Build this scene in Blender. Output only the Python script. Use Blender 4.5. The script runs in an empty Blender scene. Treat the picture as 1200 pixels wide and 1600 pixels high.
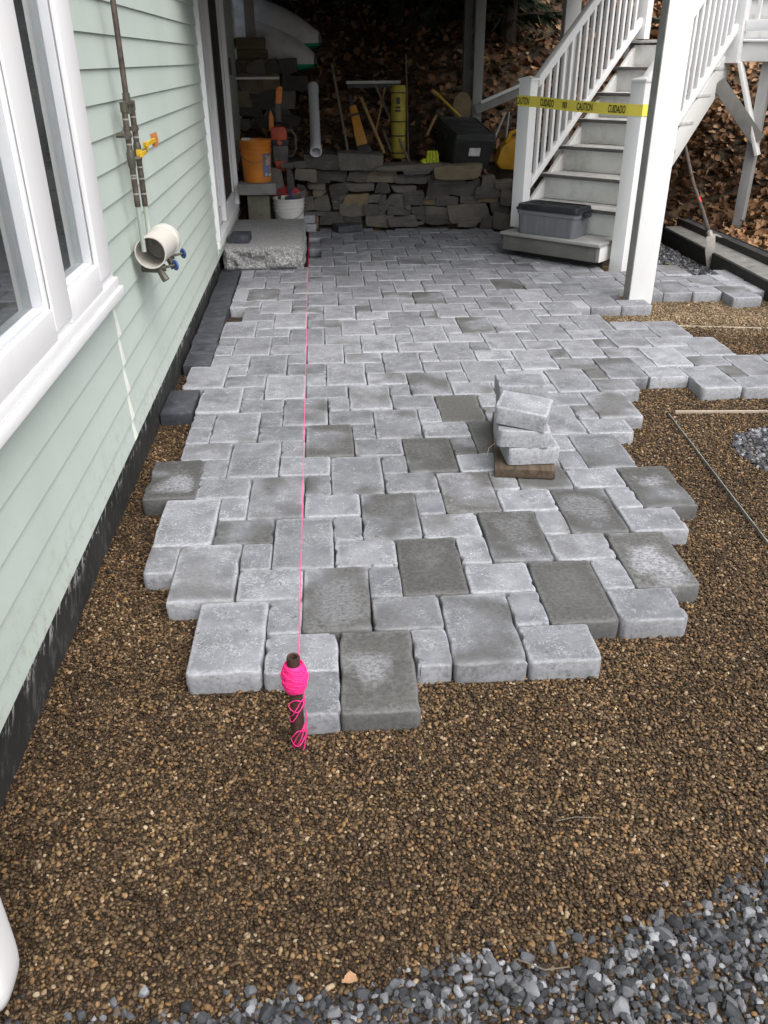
import bpy, bmesh, math, random
import numpy as np
from mathutils import Matrix, Vector, Euler, noise as mnoise
rad = math.radians
SC = bpy.context.scene
COL = SC.collection

# ---------------------------------------------------------------- camera, sky, sun, exposure
cd = bpy.data.cameras.new('camera'); cam = bpy.data.objects.new('camera', cd); COL.objects.link(cam)
cd.sensor_fit = 'VERTICAL'; cd.sensor_height = 24.0; cd.lens = 24.0 * 1290 / 1600
cd.clip_start = 0.05; cd.clip_end = 500
CR = ((0.99707338, 0.04161691, -0.06413032), (-0.07624427, 0.47974908, -0.87408674), (-0.00561033, 0.87641819, 0.48151809))
CP = (0.104253, -2.063102, 1.548781)
cam.matrix_world = Matrix([(*CR[i], CP[i]) for i in range(3)] + [(0, 0, 0, 1)])
SC.camera = cam

SUN_EL, SUN_AZ = rad(60), rad(146)       # azimuth clockwise from +Y
wd = bpy.data.worlds.new('World'); SC.world = wd; wd.use_nodes = True
nt = wd.node_tree; nt.nodes.clear()
sky = nt.nodes.new('ShaderNodeTexSky'); sky.sky_type = 'NISHITA'; sky.sun_disc = False
sky.sun_elevation = SUN_EL; sky.sun_rotation = SUN_AZ
sky.air_density = 1.0; sky.dust_density = 5.0; sky.ozone_density = 1.0
hsv = nt.nodes.new('ShaderNodeHueSaturation'); hsv.inputs['Saturation'].default_value = 0.55
bg = nt.nodes.new('ShaderNodeBackground'); bg.inputs['Strength'].default_value = 0.10
wo = nt.nodes.new('ShaderNodeOutputWorld')
nt.links.new(sky.outputs[0], hsv.inputs['Color']); nt.links.new(hsv.outputs[0], bg.inputs[0]); nt.links.new(bg.outputs[0], wo.inputs[0])
sl = bpy.data.lights.new('sun', 'SUN'); sl.energy = 1.5; sl.angle = rad(85); sl.color = (1.0, 0.97, 0.93)
sun = bpy.data.objects.new('sun', sl); COL.objects.link(sun)
sdir = Vector((math.sin(SUN_AZ) * math.cos(SUN_EL), math.cos(SUN_AZ) * math.cos(SUN_EL), math.sin(SUN_EL)))
sun.rotation_euler = sdir.to_track_quat('Z', 'Y').to_euler()
vs = SC.view_settings; vs.view_transform = 'Standard'; vs.look = 'None'; vs.gamma = 1; vs.use_curve_mapping = False
vs.exposure = 1.3

rng = random.Random(7); nrng = np.random.default_rng(7)

# ---------------------------------------------------------------- node helpers and materials
class N:
    def __init__(s, name):
        s.m = bpy.data.materials.new(name); s.m.use_nodes = True
        s.t = s.m.node_tree; s.t.nodes.clear()
        s.out = s.t.nodes.new('ShaderNodeOutputMaterial')
        s.b = s.t.nodes.new('ShaderNodeBsdfPrincipled'); s.t.links.new(s.b.outputs[0], s.out.inputs[0])
        s.b.inputs['Specular IOR Level'].default_value = 0.35
    def n(s, ty, **kw):
        x = s.t.nodes.new(ty)
        for k, v in kw.items(): setattr(x, k, v)
        return x
    def set(s, sock, v):
        if hasattr(v, 'is_output') and v.is_output: s.t.links.new(v, sock)
        else: sock.default_value = v
    def coord(s, which='Object'):
        return s.n('ShaderNodeTexCoord').outputs[which]
    def oi(s, which): return s.n('ShaderNodeObjectInfo').outputs[which]
    def noise(s, vec, scale, detail=4, rough=0.55, dist=0.0, out=0):
        x = s.n('ShaderNodeTexNoise'); s.set(x.inputs['Vector'], vec)
        x.inputs['Scale'].default_value = scale; x.inputs['Detail'].default_value = detail
        x.inputs['Roughness'].default_value = rough; x.inputs['Distortion'].default_value = dist
        return x.outputs[out]
    def voro(s, vec, scale, feature='F1', out='Distance', rand=1.0):
        x = s.n('ShaderNodeTexVoronoi', feature=feature); s.set(x.inputs['Vector'], vec); x.inputs['Scale'].default_value = scale
        x.inputs['Randomness'].default_value = rand
        return x.outputs[out]
    def math(s, op, a, b=0.0, c=0.0, clamp=False):
        x = s.n('ShaderNodeMath', operation=op); x.use_clamp = clamp
        s.set(x.inputs[0], a); s.set(x.inputs[1], b); s.set(x.inputs[2], c); return x.outputs[0]
    def ramp(s, f, stops, interp='LINEAR'):
        x = s.n('ShaderNodeValToRGB'); s.set(x.inputs[0], f); cr = x.color_ramp; cr.interpolation = interp
        while len(cr.elements) < len(stops): cr.elements.new(0.5)
        for e, (p, c) in zip(cr.elements, stops):
            e.position = p; e.color = (*c, 1) if len(c) == 3 else c
        return x.outputs[0]
    def step(s, f, lo, hi, a=0.0, b=1.0):
        x = s.n('ShaderNodeMapRange', interpolation_type='SMOOTHSTEP'); s.set(x.inputs[0], f)
        x.inputs[1].default_value = lo; x.inputs[2].default_value = hi; x.inputs[3].default_value = a; x.inputs[4].default_value = b
        return x.outputs[0]
    def mix(s, f, a, b, mode='MIX'):
        x = s.n('ShaderNodeMix', data_type='RGBA', blend_type=mode); s.set(x.inputs[0], f)
        for sk, v in ((x.inputs[6], a), (x.inputs[7], b)):
            s.set(sk, v if hasattr(v, 'is_output') else (*v, 1) if len(v) == 3 else v)
        return x.outputs[2]
    def vadd(s, a, b):
        x = s.n('ShaderNodeVectorMath', operation='ADD'); s.set(x.inputs[0], a); s.set(x.inputs[1], b); return x.outputs[0]
    def vmul(s, a, b):
        x = s.n('ShaderNodeVectorMath', operation='MULTIPLY'); s.set(x.inputs[0], a); s.set(x.inputs[1], b); return x.outputs[0]
    def sep(s, v):
        x = s.n('ShaderNodeSeparateXYZ'); s.set(x.inputs[0], v); return x.outputs
    def bump(s, h, strength=0.3, dist=0.01, prev=None):
        x = s.n('ShaderNodeBump'); s.set(x.inputs['Height'], h); x.inputs['Strength'].default_value = strength
        x.inputs['Distance'].default_value = dist
        if prev is not None: s.t.links.new(prev, x.inputs['Normal'])
        s.t.links.new(x.outputs[0], s.b.inputs['Normal']); return x.outputs[0]
    def color(s, c):
        s.set(s.b.inputs['Base Color'], c if hasattr(c, 'is_output') else (*c, 1))
    def rough(s, r): s.set(s.b.inputs['Roughness'], r)

def randvec(q):
    """object coordinates shifted per object so that copies differ"""
    cmb = q.n('ShaderNodeCombineXYZ'); r = q.oi('Random')
    q.set(cmb.inputs[0], q.math('MULTIPLY', r, 37.0)); q.set(cmb.inputs[1], q.math('MULTIPLY', r, 91.0)); q.set(cmb.inputs[2], q.math('MULTIPLY', r, 13.0))
    return q.vadd(q.coord('Object'), cmb.outputs[0])

MATS = {}
def simple(name, col, rough=0.5, var=0.12, scale=8.0, bump=0.1, bscale=60.0, metal=0.0, dirt=None, dirt_amt=0.4, stretch=(1, 1, 1), spec=0.35):
    if name in MATS: return MATS[name]
    q = N(name); v = q.vmul(randvec(q), stretch)
    n1 = q.noise(v, scale, 5)
    lo = tuple(c * (1 - var * 1.6) for c in col); hi = tuple(min(1, c * (1 + var)) for c in col)
    c = q.ramp(n1, [(0.3, lo), (0.7, hi)])
    if dirt is not None:
        dn = q.step(q.noise(v, scale * 1.7, 6, 0.65), 0.48, 0.72)
        c = q.mix(q.math('MULTIPLY', dn, dirt_amt), c, dirt)
    q.color(c); q.rough(q.step(n1, 0.2, 0.8, max(0.02, rough - 0.1), min(1, rough + 0.12)))
    q.b.inputs['Metallic'].default_value = metal; q.b.inputs['Specular IOR Level'].default_value = spec
    if bump: q.bump(q.noise(v, bscale, 4), bump, 0.004)
    MATS[name] = q.m; return q.m

def m_paver():
    q = N('tumbled_concrete'); oc = q.oi('Color'); cs = q.n('ShaderNodeSeparateColor'); q.set(cs.inputs[0], oc)
    damp, hazec, tone = cs.outputs[0], cs.outputs[1], cs.outputs[2]
    v = randvec(q); g = q.sep(q.coord('Generated'))
    ex = q.math('MULTIPLY', q.math('ABSOLUTE', q.math('SUBTRACT', g[0], 0.5)), 2); ey = q.math('MULTIPLY', q.math('ABSOLUTE', q.math('SUBTRACT', g[1], 0.5)), 2)
    m = q.math('MAXIMUM', ex, ey)
    nb = q.noise(v, 9, 5, 0.6); nl = q.noise(v, 5.0, 3, 0.5); nf = q.noise(v, 75, 6, 0.7); ng = q.noise(v, 260, 3, 0.7)
    base = q.ramp(nb, [(0.28, (0.150, 0.156, 0.170)), (0.5, (0.218, 0.226, 0.244)), (0.74, (0.305, 0.314, 0.336))])
    base = q.mix(q.math('MULTIPLY', q.step(ng, 0.5, 0.75), 0.5), base, (0.42, 0.43, 0.46))
    base = q.mix(q.step(nf, 0.55, 0.72, 0, 0.6), base, (0.10, 0.10, 0.108))
    # efflorescence towards worn edges and in patches
    edge = q.step(q.math('ADD', m, q.math('MULTIPLY', q.math('SUBTRACT', nf, 0.5), 0.45)), 0.80, 0.98)
    patch = q.step(nl, 0.36, 0.72)
    hz = q.math('MAXIMUM', q.math('MULTIPLY', edge, 0.62), q.math('MULTIPLY', patch, 0.26))
    # light scuffs left by tumbling
    sc = q.noise(q.vmul(v, (1.0, 1.6, 1.0)), 26, 2, 0.5, 2.2)
    line = q.step(q.math('ABSOLUTE', q.math('SUBTRACT', sc, 0.5)), 0.010, 0.034, 1, 0)
    line = q.math('MULTIPLY', line, q.step(q.noise(v, 13, 3), 0.44, 0.58))
    line2 = q.step(q.math('ABSOLUTE', q.math('SUBTRACT', q.noise(q.vmul(v, (2.1, 0.9, 1)), 34, 1, 0.5, 1.4), 0.47)), 0.008, 0.028, 1, 0)
    line2 = q.math('MULTIPLY', line2, q.step(q.noise(v, 17, 3), 0.46, 0.60))
    hz = q.math('MAXIMUM', hz, q.math('MULTIPLY', q.math('MAXIMUM', line, line2), 0.78))
    hz = q.math('MULTIPLY', hz, q.step(q.noise(q.vmul(v, (1.0, 2.2, 1.0)), 60, 5, 0.7), 0.30, 0.62, 0.35, 1.0))
    dry = q.mix(hz, base, (0.60, 0.615, 0.645))
    # damp concrete, with a dried hazy centre on some
    wet = q.ramp(nf, [(0.35, (0.075, 0.075, 0.07)), (0.7, (0.15, 0.15, 0.14))])
    wet = q.mix(q.step(ng, 0.55, 0.8, 0, 0.4), wet, (0.25, 0.25, 0.24))
    cen = q.math('ADD', q.math('MULTIPLY', q.math('SUBTRACT', 0.75, m), 1.1), q.math('MULTIPLY', q.math('SUBTRACT', nl, 0.5), 2.6))
    cen = q.math('MULTIPLY', q.step(q.math('ADD', cen, q.math('MULTIPLY', q.math('SUBTRACT', nf, 0.5), 0.8)), 0.05, 0.75), hazec)
    wet = q.mix(q.math('MULTIPLY', edge, 0.25), wet, (0.28, 0.285, 0.29)); wet = q.mix(q.math('MULTIPLY', cen, q.step(q.noise(q.vmul(v, (1.0, 1.3, 1.0)), 70, 6, 0.75), 0.38, 0.58, 0.15, 1.0)), wet, (0.43, 0.44, 0.47))
    wm = q.math('ADD', q.math('MULTIPLY', damp, 1.7), q.math('MULTIPLY', q.math('SUBTRACT', q.math('ADD', nl, q.math('MULTIPLY', q.math('SUBTRACT', nf, 0.5), 0.35)), 0.60), 3.0))
    wm = q.step(wm, 0.05, 0.9)
    wm = q.math('MULTIPLY', wm, q.math('GREATER_THAN', damp, 0.03))
    c = q.mix(wm, dry, wet)
    c = q.mix(1.0, c, q.ramp(tone, [(0, (0.55, 0.555, 0.57)), (1, (0.80, 0.805, 0.825))]), 'MULTIPLY')
    speck = q.step(q.noise(v, 48, 2, 0.5), 0.70, 0.75); c = q.mix(q.math('MULTIPLY', speck, 0.6), c, (0.05, 0.047, 0.042))
    q.color(c); q.rough(q.math('SUBTRACT', 0.86, q.math('MULTIPLY', wm, 0.22)))
    b1 = q.bump(nf, 0.5, 0.004); b2 = q.bump(q.noise(v, 22, 4), 0.18, 0.006, b1); q.bump(ng, 0.25, 0.0015, b2)
    return q.m

def m_pebble(name, stops, rough=0.45, bump=0.2, patch=0.0):
    q = N(name); r = q.oi('Random'); c = q.ramp(r, stops, 'LINEAR')
    v = randvec(q); n = q.noise(v, 90, 3); c = q.mix(q.step(n, 0.35, 0.75, 0, 0.35), c, q.mix(1, c, (0.55, 0.5, 0.45), 'MULTIPLY'))
    if patch:
        pn = q.noise(q.oi('Location'), 1.6, 4, 0.6); c = q.mix(q.step(pn, 0.40, 0.62, patch, 0), c, q.mix(1, c, (0.52, 0.50, 0.48), 'MULTIPLY'))
    q.b.inputs['Specular IOR Level'].default_value = 0.22
    q.color(c); q.rough(rough); q.bump(n, bump, 0.002); return q.m

def m_ground():
    q = N('gravel_bed'); v = q.coord('Object')
    cell = q.voro(v, 95, 'F1', 'Color'); ed = q.voro(v, 95, 'DISTANCE_TO_EDGE', 'Distance')
    s = q.sep(cell); n = q.noise(v, 1.3, 4)
    c = q.ramp(s[0], [(0, (0.018, 0.012, 0.007)), (0.5, (0.045, 0.03, 0.017)), (0.82, (0.09, 0.06, 0.035)), (0.97, (0.2, 0.15, 0.09))])
    c = q.mix(q.step(n, 0.35, 0.7, 0, 0.5), c, q.mix(1, c, (0.62, 0.56, 0.48), 'MULTIPLY'))
    q.color(q.mix(q.step(ed, 0.0, 0.12, 1, 0), c, (0.012, 0.008, 0.005))); q.rough(0.75); q.bump(ed, 0.9, 0.006); return q.m

def m_litter():
    q = N('leaf_litter_soil'); v = q.coord('Object')
    cell = q.voro(v, 11, 'F1', 'Color'); s = q.sep(cell); n = q.noise(v, 2.2, 5)
    c = q.ramp(s[0], [(0, (0.03, 0.02, 0.012)), (0.5, (0.09, 0.055, 0.032)), (1, (0.17, 0.105, 0.062))])
    c = q.mix(q.step(n, 0.4, 0.65), c, (0.035, 0.028, 0.016))
    q.color(c); q.rough(0.95); q.bump(q.voro(v, 11, 'F1', 'Distance'), 0.8, 0.04); return q.m

def m_siding():
    q = N('sage_vinyl_siding'); v = q.coord('Object'); w = q.vmul(v, (1, 0.15, 1))
    n = q.noise(v, 1.6, 5); st = q.noise(q.vmul(v, (1, 3.0, 0.4)), 3.0, 5)
    c = q.ramp(n, [(0.3, (0.445, 0.515, 0.468)), (0.7, (0.485, 0.552, 0.51))])
    c = q.mix(q.step(st, 0.52, 0.8, 0, 0.25), c, (0.38, 0.42, 0.37))
    sp = q.step(q.noise(v, 55, 2), 0.73, 0.78); c = q.mix(q.math('MULTIPLY', sp, 0.35), c, (0.2, 0.2, 0.17))
    zz = q.sep(v)[2]; spl = q.math('MULTIPLY', q.step(zz, 0.45, 0.17), q.step(q.noise(v, 22, 6, 0.7), 0.48, 0.70)); c = q.mix(q.math('MULTIPLY', spl, 0.45), c, (0.27, 0.25, 0.20))
    q.color(c); q.rough(0.5); b = q.bump(q.noise(v, 2.2, 2), 0.16, 0.05); q.bump(q.noise(w, 130, 3), 0.07, 0.002, b); return q.m

def m_foundation():
    q = N('tarred_foundation'); v = q.coord('Object')
    w_ = q.sep(v); cmb = q.n('ShaderNodeCombineXYZ'); q.set(cmb.inputs[0], w_[0]); q.set(cmb.inputs[1], q.math('ADD', q.math('MULTIPLY', w_[1], 2.0), q.math('MULTIPLY', w_[2], -1.2))); q.set(cmb.inputs[2], q.math('MULTIPLY', w_[2], 1.1))
    n = q.noise(cmb.outputs[0], 12, 8, 0.75, 0.6); n2 = q.noise(v, 3, 4)
    c = q.mix(q.step(n2, 0.3, 0.7), (0.014, 0.015, 0.015), (0.032, 0.033, 0.033))
    s = q.sep(v); band = q.math('MULTIPLY', q.step(s[2], 0.03, 0.09), q.step(s[2], 0.25, 0.17))
    f = q.math('MULTIPLY', q.step(n, 0.53, 0.60), q.math('ADD', 0.08, q.math('MULTIPLY', band, 0.85)))
    c = q.mix(f, c, (0.55, 0.55, 0.52))
    q.color(c); q.rough(0.7); q.bump(n, 0.5, 0.01); return q.m

def m_granite(face=False):
    q = N('granite_split' if face else 'granite_top'); v = q.coord('Object')
    sp = q.noise(v, 75 if face else 120, 4, 0.8); n = q.noise(v, 5, 4); n3 = q.noise(v, 30, 5, 0.75)
    c = q.ramp(sp, [(0.35, (0.10, 0.102, 0.108)), (0.5, (0.31, 0.31, 0.315)), (0.64, (0.60, 0.60, 0.59))])
    c = q.mix(q.step(n3, 0.52, 0.68, 0, 0.55 if face else 0.25), c, (0.09, 0.09, 0.095))
    c = q.mix(q.step(n, 0.45, 0.75, 0, 0.4), c, (0.24, 0.24, 0.225))
    q.color(c); q.rough(0.8); b = q.bump(q.noise(v, 34, 5, 0.7), 0.9 if face else 0.15, 0.02); q.bump(sp, 0.3, 0.003, b); return q.m

def m_stone():
    q = N('fieldstone'); v = randvec(q); r = q.oi('Random'); s = q.sep(q.coord('Object'))
    n = q.noise(v, 9, 6, 0.65); st = q.noise(q.vmul(v, (0.5, 1, 3.5)), 16, 5, 0.6)
    c = q.ramp(r, [(0, (0.07, 0.067, 0.063)), (0.45, (0.112, 0.105, 0.096)), (0.8, (0.155, 0.142, 0.122)), (0.94, (0.20, 0.155, 0.09)), (1, (0.23, 0.22, 0.20))])
    c = q.mix(q.step(n, 0.35, 0.7, 0, 0.55), c, q.mix(1, c, (0.5, 0.5, 0.47), 'MULTIPLY'))
    c = q.mix(q.step(st, 0.58, 0.72, 0, 0.4), c, (0.26, 0.25, 0.2))
    q.color(c); q.rough(0.88); b = q.bump(n, 0.6, 0.02); q.bump(st, 0.5, 0.012, b); return q.m

def m_white(name='white_vinyl', col=(0.78, 0.79, 0.80), dirt=0.10):
    q = N(name); v = randvec(q); n = q.noise(q.vmul(v, (1, 1, 0.35)), 6, 6, 0.65)
    c = q.mix(q.step(n, 0.52, 0.8, 0, dirt * 2), col, (0.5, 0.48, 0.42))
    q.color(c); q.rough(0.42); q.bump(q.noise(v, 40, 3), 0.04, 0.003); return q.m

def m_glass():
    q = N('window_glass'); q.t.nodes.remove(q.b)
    tr = q.n('ShaderNodeBsdfTransparent'); tr.inputs[0].default_value = (0.80, 0.84, 0.83, 1)
    gl = q.n('ShaderNodeBsdfGlossy'); gl.inputs['Roughness'].default_value = 0.02; gl.inputs[0].default_value = (0.9, 0.93, 0.93, 1)
    fr = q.n('ShaderNodeFresnel'); fr.inputs[0].default_value = 1.5
    bp = q.n('ShaderNodeBump'); bp.inputs['Strength'].default_value = 0.02; bp.inputs['Distance'].default_value = 0.02
    q.t.links.new(q.noise(q.coord('Object'), 2.5, 1), bp.inputs['Height']); q.t.links.new(bp.outputs[0], gl.inputs['Normal'])
    mx = q.n('ShaderNodeMixShader'); q.t.links.new(q.math('MULTIPLY_ADD', fr.outputs[0], 1.5, 0.06, True), mx.inputs[0]); q.t.links.new(tr.outputs[0], mx.inputs[1]); q.t.links.new(gl.outputs[0], mx.inputs[2])
    df = q.n('ShaderNodeBsdfDiffuse'); df.inputs[0].default_value = (.45, .5, .5, 1); m2 = q.n('ShaderNodeMixShader'); q.set(m2.inputs[0], q.step(q.noise(q.coord('Object'), 3.0, 4), 0.3, 0.7, 0.05, 0.11)); q.t.links.new(mx.outputs[0], m2.inputs[1]); q.t.links.new(df.outputs[0], m2.inputs[2]); q.t.links.new(m2.outputs[0], q.out.inputs[0]); return q.m  # dust haze that also greys the pane in place of pale reflections

def m_wood(name, a, b, scale=7, rough=0.75, axis=0):
    q = N(name); v = randvec(q); st = [14.0, 14.0, 14.0]; st[axis] = 0.9
    n = q.noise(q.vmul(v, tuple(st)), scale * 0.5, 5, 0.6, 0.6); n2 = q.noise(v, 5, 4)
    c = q.ramp(n, [(0.3, a), (0.7, b)]); c = q.mix(q.step(n2, 0.5, 0.8, 0, 0.4), c, q.mix(1, c, (0.55, 0.52, 0.48), 'MULTIPLY'))
    q.color(c); q.rough(rough); q.bump(n, 0.3, 0.003); return q.m

def m_needles():
    q = N('hemlock_needles'); v = q.coord('Object'); n = q.noise(v, 3, 3)
    q.color(q.ramp(n, [(0.3, (0.018, 0.03, 0.014)), (0.7, (0.045, 0.07, 0.034))])); q.rough(0.7); return q.m

PAVER, GROUND, LITTER, SIDING, FOUND = m_paver(), m_ground(), m_litter(), m_siding(), m_foundation()
GRANT, GRANF, STONE, WHITE, GLASS, NEEDLE = m_granite(), m_granite(True), m_stone(), m_white(), m_glass(), m_needles()
WHITED = m_white('aged_white_paint', (0.66, 0.67, 0.66), 0.3)
GREYP = simple('grey_painted_wood', (0.30, 0.305, 0.30), 0.6, 0.12, 5, 0.15, 40, dirt=(0.17, 0.17, 0.155), stretch=(1, 1, 0.3))
GREYT = simple('grey_tread_wood', (0.52, 0.52, 0.51), 0.65, 0.15, 9, 0.15, 50, dirt=(0.2, 0.19, 0.17))
GREYD = simple('dark_tread_edge', (0.13, 0.13, 0.125), 0.7, 0.15, 9, 0.1, 50)
RISER = simple('grey_white_riser', (0.68, 0.69, 0.68), 0.55, 0.06, 4, 0.05, 40, dirt=(0.4, 0.39, 0.35), dirt_amt=0.5)
PEBBLE = m_pebble('brown_pebble', [(0.0, (0.022, 0.014, 0.007)), (0.25, (0.050, 0.031, 0.016)), (0.55, (0.092, 0.059, 0.031)), (0.80, (0.145, 0.097, 0.053)), (0.92, (0.225, 0.13, 0.054)), (0.975, (0.28, 0.20, 0.115)), (1, (0.40, 0.32, 0.22))], 0.5, 0.2, 0.5)
DRYPEB = m_pebble('dry_tan_pebble', [(0, (0.10, 0.07, 0.04)), (0.5, (0.20, 0.145, 0.085)), (0.9, (0.30, 0.225, 0.14)), (1, (0.42, 0.34, 0.24))], 0.7, 0.2, 0.5)
BLUEST = m_pebble('crushed_bluestone', [(0, (0.022, 0.023, 0.026)), (0.40, (0.050, 0.053, 0.060)), (0.72, (0.092, 0.097, 0.108)), (0.90, (0.165, 0.173, 0.19)), (1, (0.28, 0.293, 0.318))], 0.6, 0.4)
LEAFM = m_pebble('oak_leaf_brown', [(0, (0.05, 0.025, 0.013)), (0.3, (0.14, 0.072, 0.035)), (0.65, (0.26, 0.145, 0.074)), (0.92, (0.36, 0.22, 0.125)), (1, (0.44, 0.32, 0.19))], 0.75, 0.1)

# ---------------------------------------------------------------- mesh helpers
def link(name, me, parent=None, loc=None, rot=None):
    o = bpy.data.objects.new(name, me); COL.objects.link(o)
    if parent is not None: o.parent = parent
    if loc is not None: o.location = loc
    if rot is not None: o.rotation_euler = rot
    return o
def tag(o, label=None, cat=None, group=None, kind=None):
    for k, v in (('label', label), ('category', cat), ('group', group), ('kind', kind)):
        if v: o[k] = v
    return o
def thing(name, label, cat, loc=(0, 0, 0), rz=0, group=None):
    return tag(link(name, None, None, loc, (0, 0, rz)), label, cat, group)
class MB:
    def __init__(s): s.v = []; s.f = []; s.mi = []; s.cur = 0
    def add(s, vs, fs):
        k = len(s.v); s.v += [tuple(x) for x in vs]; s.f += [tuple(i + k for i in f) for f in fs]; s.mi += [s.cur] * len(fs); return s
    def box(s, x0, x1, y0, y1, z0, z1, M=None):
        vs = [Vector((x, y, z)) for z in (z0, z1) for y in (y0, y1) for x in (x0, x1)]
        if M is not None: vs = [M @ q for q in vs]
        return s.add(vs, [(0, 2, 3, 1), (4, 5, 7, 6), (0, 1, 5, 4), (1, 3, 7, 5), (3, 2, 6, 7), (2, 0, 4, 6)])
    def prism(s, poly, a0, a1, fn):
        """poly: 2-D outline; fn(u, v, a) -> 3-D point"""
        n = len(poly); vs = [fn(u, v, a0) for u, v in poly] + [fn(u, v, a1) for u, v in poly]
        return s.add(vs, [tuple(range(n))[::-1], tuple(range(n, 2 * n))] + [(i, (i + 1) % n, n + (i + 1) % n, n + i) for i in range(n)])
    def tube(s, pts, r, n=8, cap=True):
        pts = [Vector(p) for p in pts]; rs = r if isinstance(r, (list, tuple)) else [r] * len(pts); rings = []
        up = None
        for i, p in enumerate(pts):
            t = (pts[min(i + 1, len(pts) - 1)] - pts[max(i - 1, 0)]).normalized()
            if up is None:
                up = Vector((0, 0, 1)) if abs(t.z) < 0.9 else Vector((1, 0, 0))
            a = t.cross(up).normalized(); b = a.cross(t).normalized(); up = b
            rings.append([p + (a * math.cos(2 * math.pi * k / n) + b * math.sin(2 * math.pi * k / n)) * rs[i] for k in range(n)])
        vs = [q for g in rings for q in g]; fs = []
        for i in range(len(pts) - 1):
            for k in range(n):
                fs.append((i * n + k, i * n + (k + 1) % n, (i + 1) * n + (k + 1) % n, (i + 1) * n + k))
        if cap: fs += [tuple(range(n))[::-1], tuple(range((len(pts) - 1) * n, len(pts) * n))]
        return s.add(vs, fs)
    def lathe(s, prof, n=24, c=(0, 0, 0), M=None):
        vs = []; fs = []
        for r, z in prof:
            for k in range(n):
                q = Vector((r * math.cos(2 * math.pi * k / n), r * math.sin(2 * math.pi * k / n), z))
                if M is not None: q = M @ q
                vs.append(q + Vector(c))
        for i in range(len(prof) - 1):
            for k in range(n): fs.append((i * n + k, i * n + (k + 1) % n, (i + 1) * n + (k + 1) % n, (i + 1) * n + k))
        return s.add(vs, fs)
    def mesh(s, name, mats, smooth=False, bevel=0, angle=35):
        me = bpy.data.meshes.new(name); me.from_pydata(s.v, [], s.f)
        for m in (mats if isinstance(mats, (list, tuple)) else [mats]): me.materials.append(m)
        if any(s.mi): me.polygons.foreach_set('material_index', s.mi)
        if bevel:
            bm = bmesh.new(); bm.from_mesh(me); bmesh.ops.remove_doubles(bm, verts=bm.verts, dist=1e-5)
            ed = [e for e in bm.edges if len(e.link_faces) == 2 and e.calc_face_angle(0) > rad(30)]
            bmesh.ops.bevel(bm, geom=ed, offset=bevel, segments=2, affect='EDGES', profile=0.6, clamp_overlap=True)
            bmesh.ops.recalc_face_normals(bm, faces=bm.faces); bm.to_mesh(me); bm.free()
        else:
            bm = bmesh.new(); bm.from_mesh(me); bmesh.ops.recalc_face_normals(bm, faces=bm.faces); bm.to_mesh(me); bm.free()
        if smooth or bevel:
            me.shade_smooth(); me.set_sharp_from_angle(angle=rad(angle))
        return me
    def build(s, name, mats, parent=None, loc=None, rot=None, smooth=False, bevel=0, angle=35):
        return link(name, s.mesh(name, mats, smooth, bevel, angle), parent, loc, rot)
def bx(name, mat, parent, x0, x1, y0, y1, z0, z1, bevel=0.003, M=None, loc=None, rot=None):
    return MB().box(x0, x1, y0, y1, z0, z1, M).build(name, mat, parent, loc, rot, bevel=bevel)
def bar(mb, a, b, w, h, up=(0, 0, 1)):
    """rectangular bar from a to b"""
    a, b = Vector(a), Vector(b); t = (b - a).normalized(); x = t.cross(Vector(up)).normalized(); y = x.cross(t)
    vs = [p + x * sx * w / 2 + y * sy * h / 2 for p in (a, b) for sx, sy in ((-1, -1), (1, -1), (1, 1), (-1, 1))]
    return mb.add(vs, [(3, 2, 1, 0), (4, 5, 6, 7), (0, 1, 5, 4), (1, 2, 6, 5), (2, 3, 7, 6), (3, 0, 4, 7)])

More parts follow.
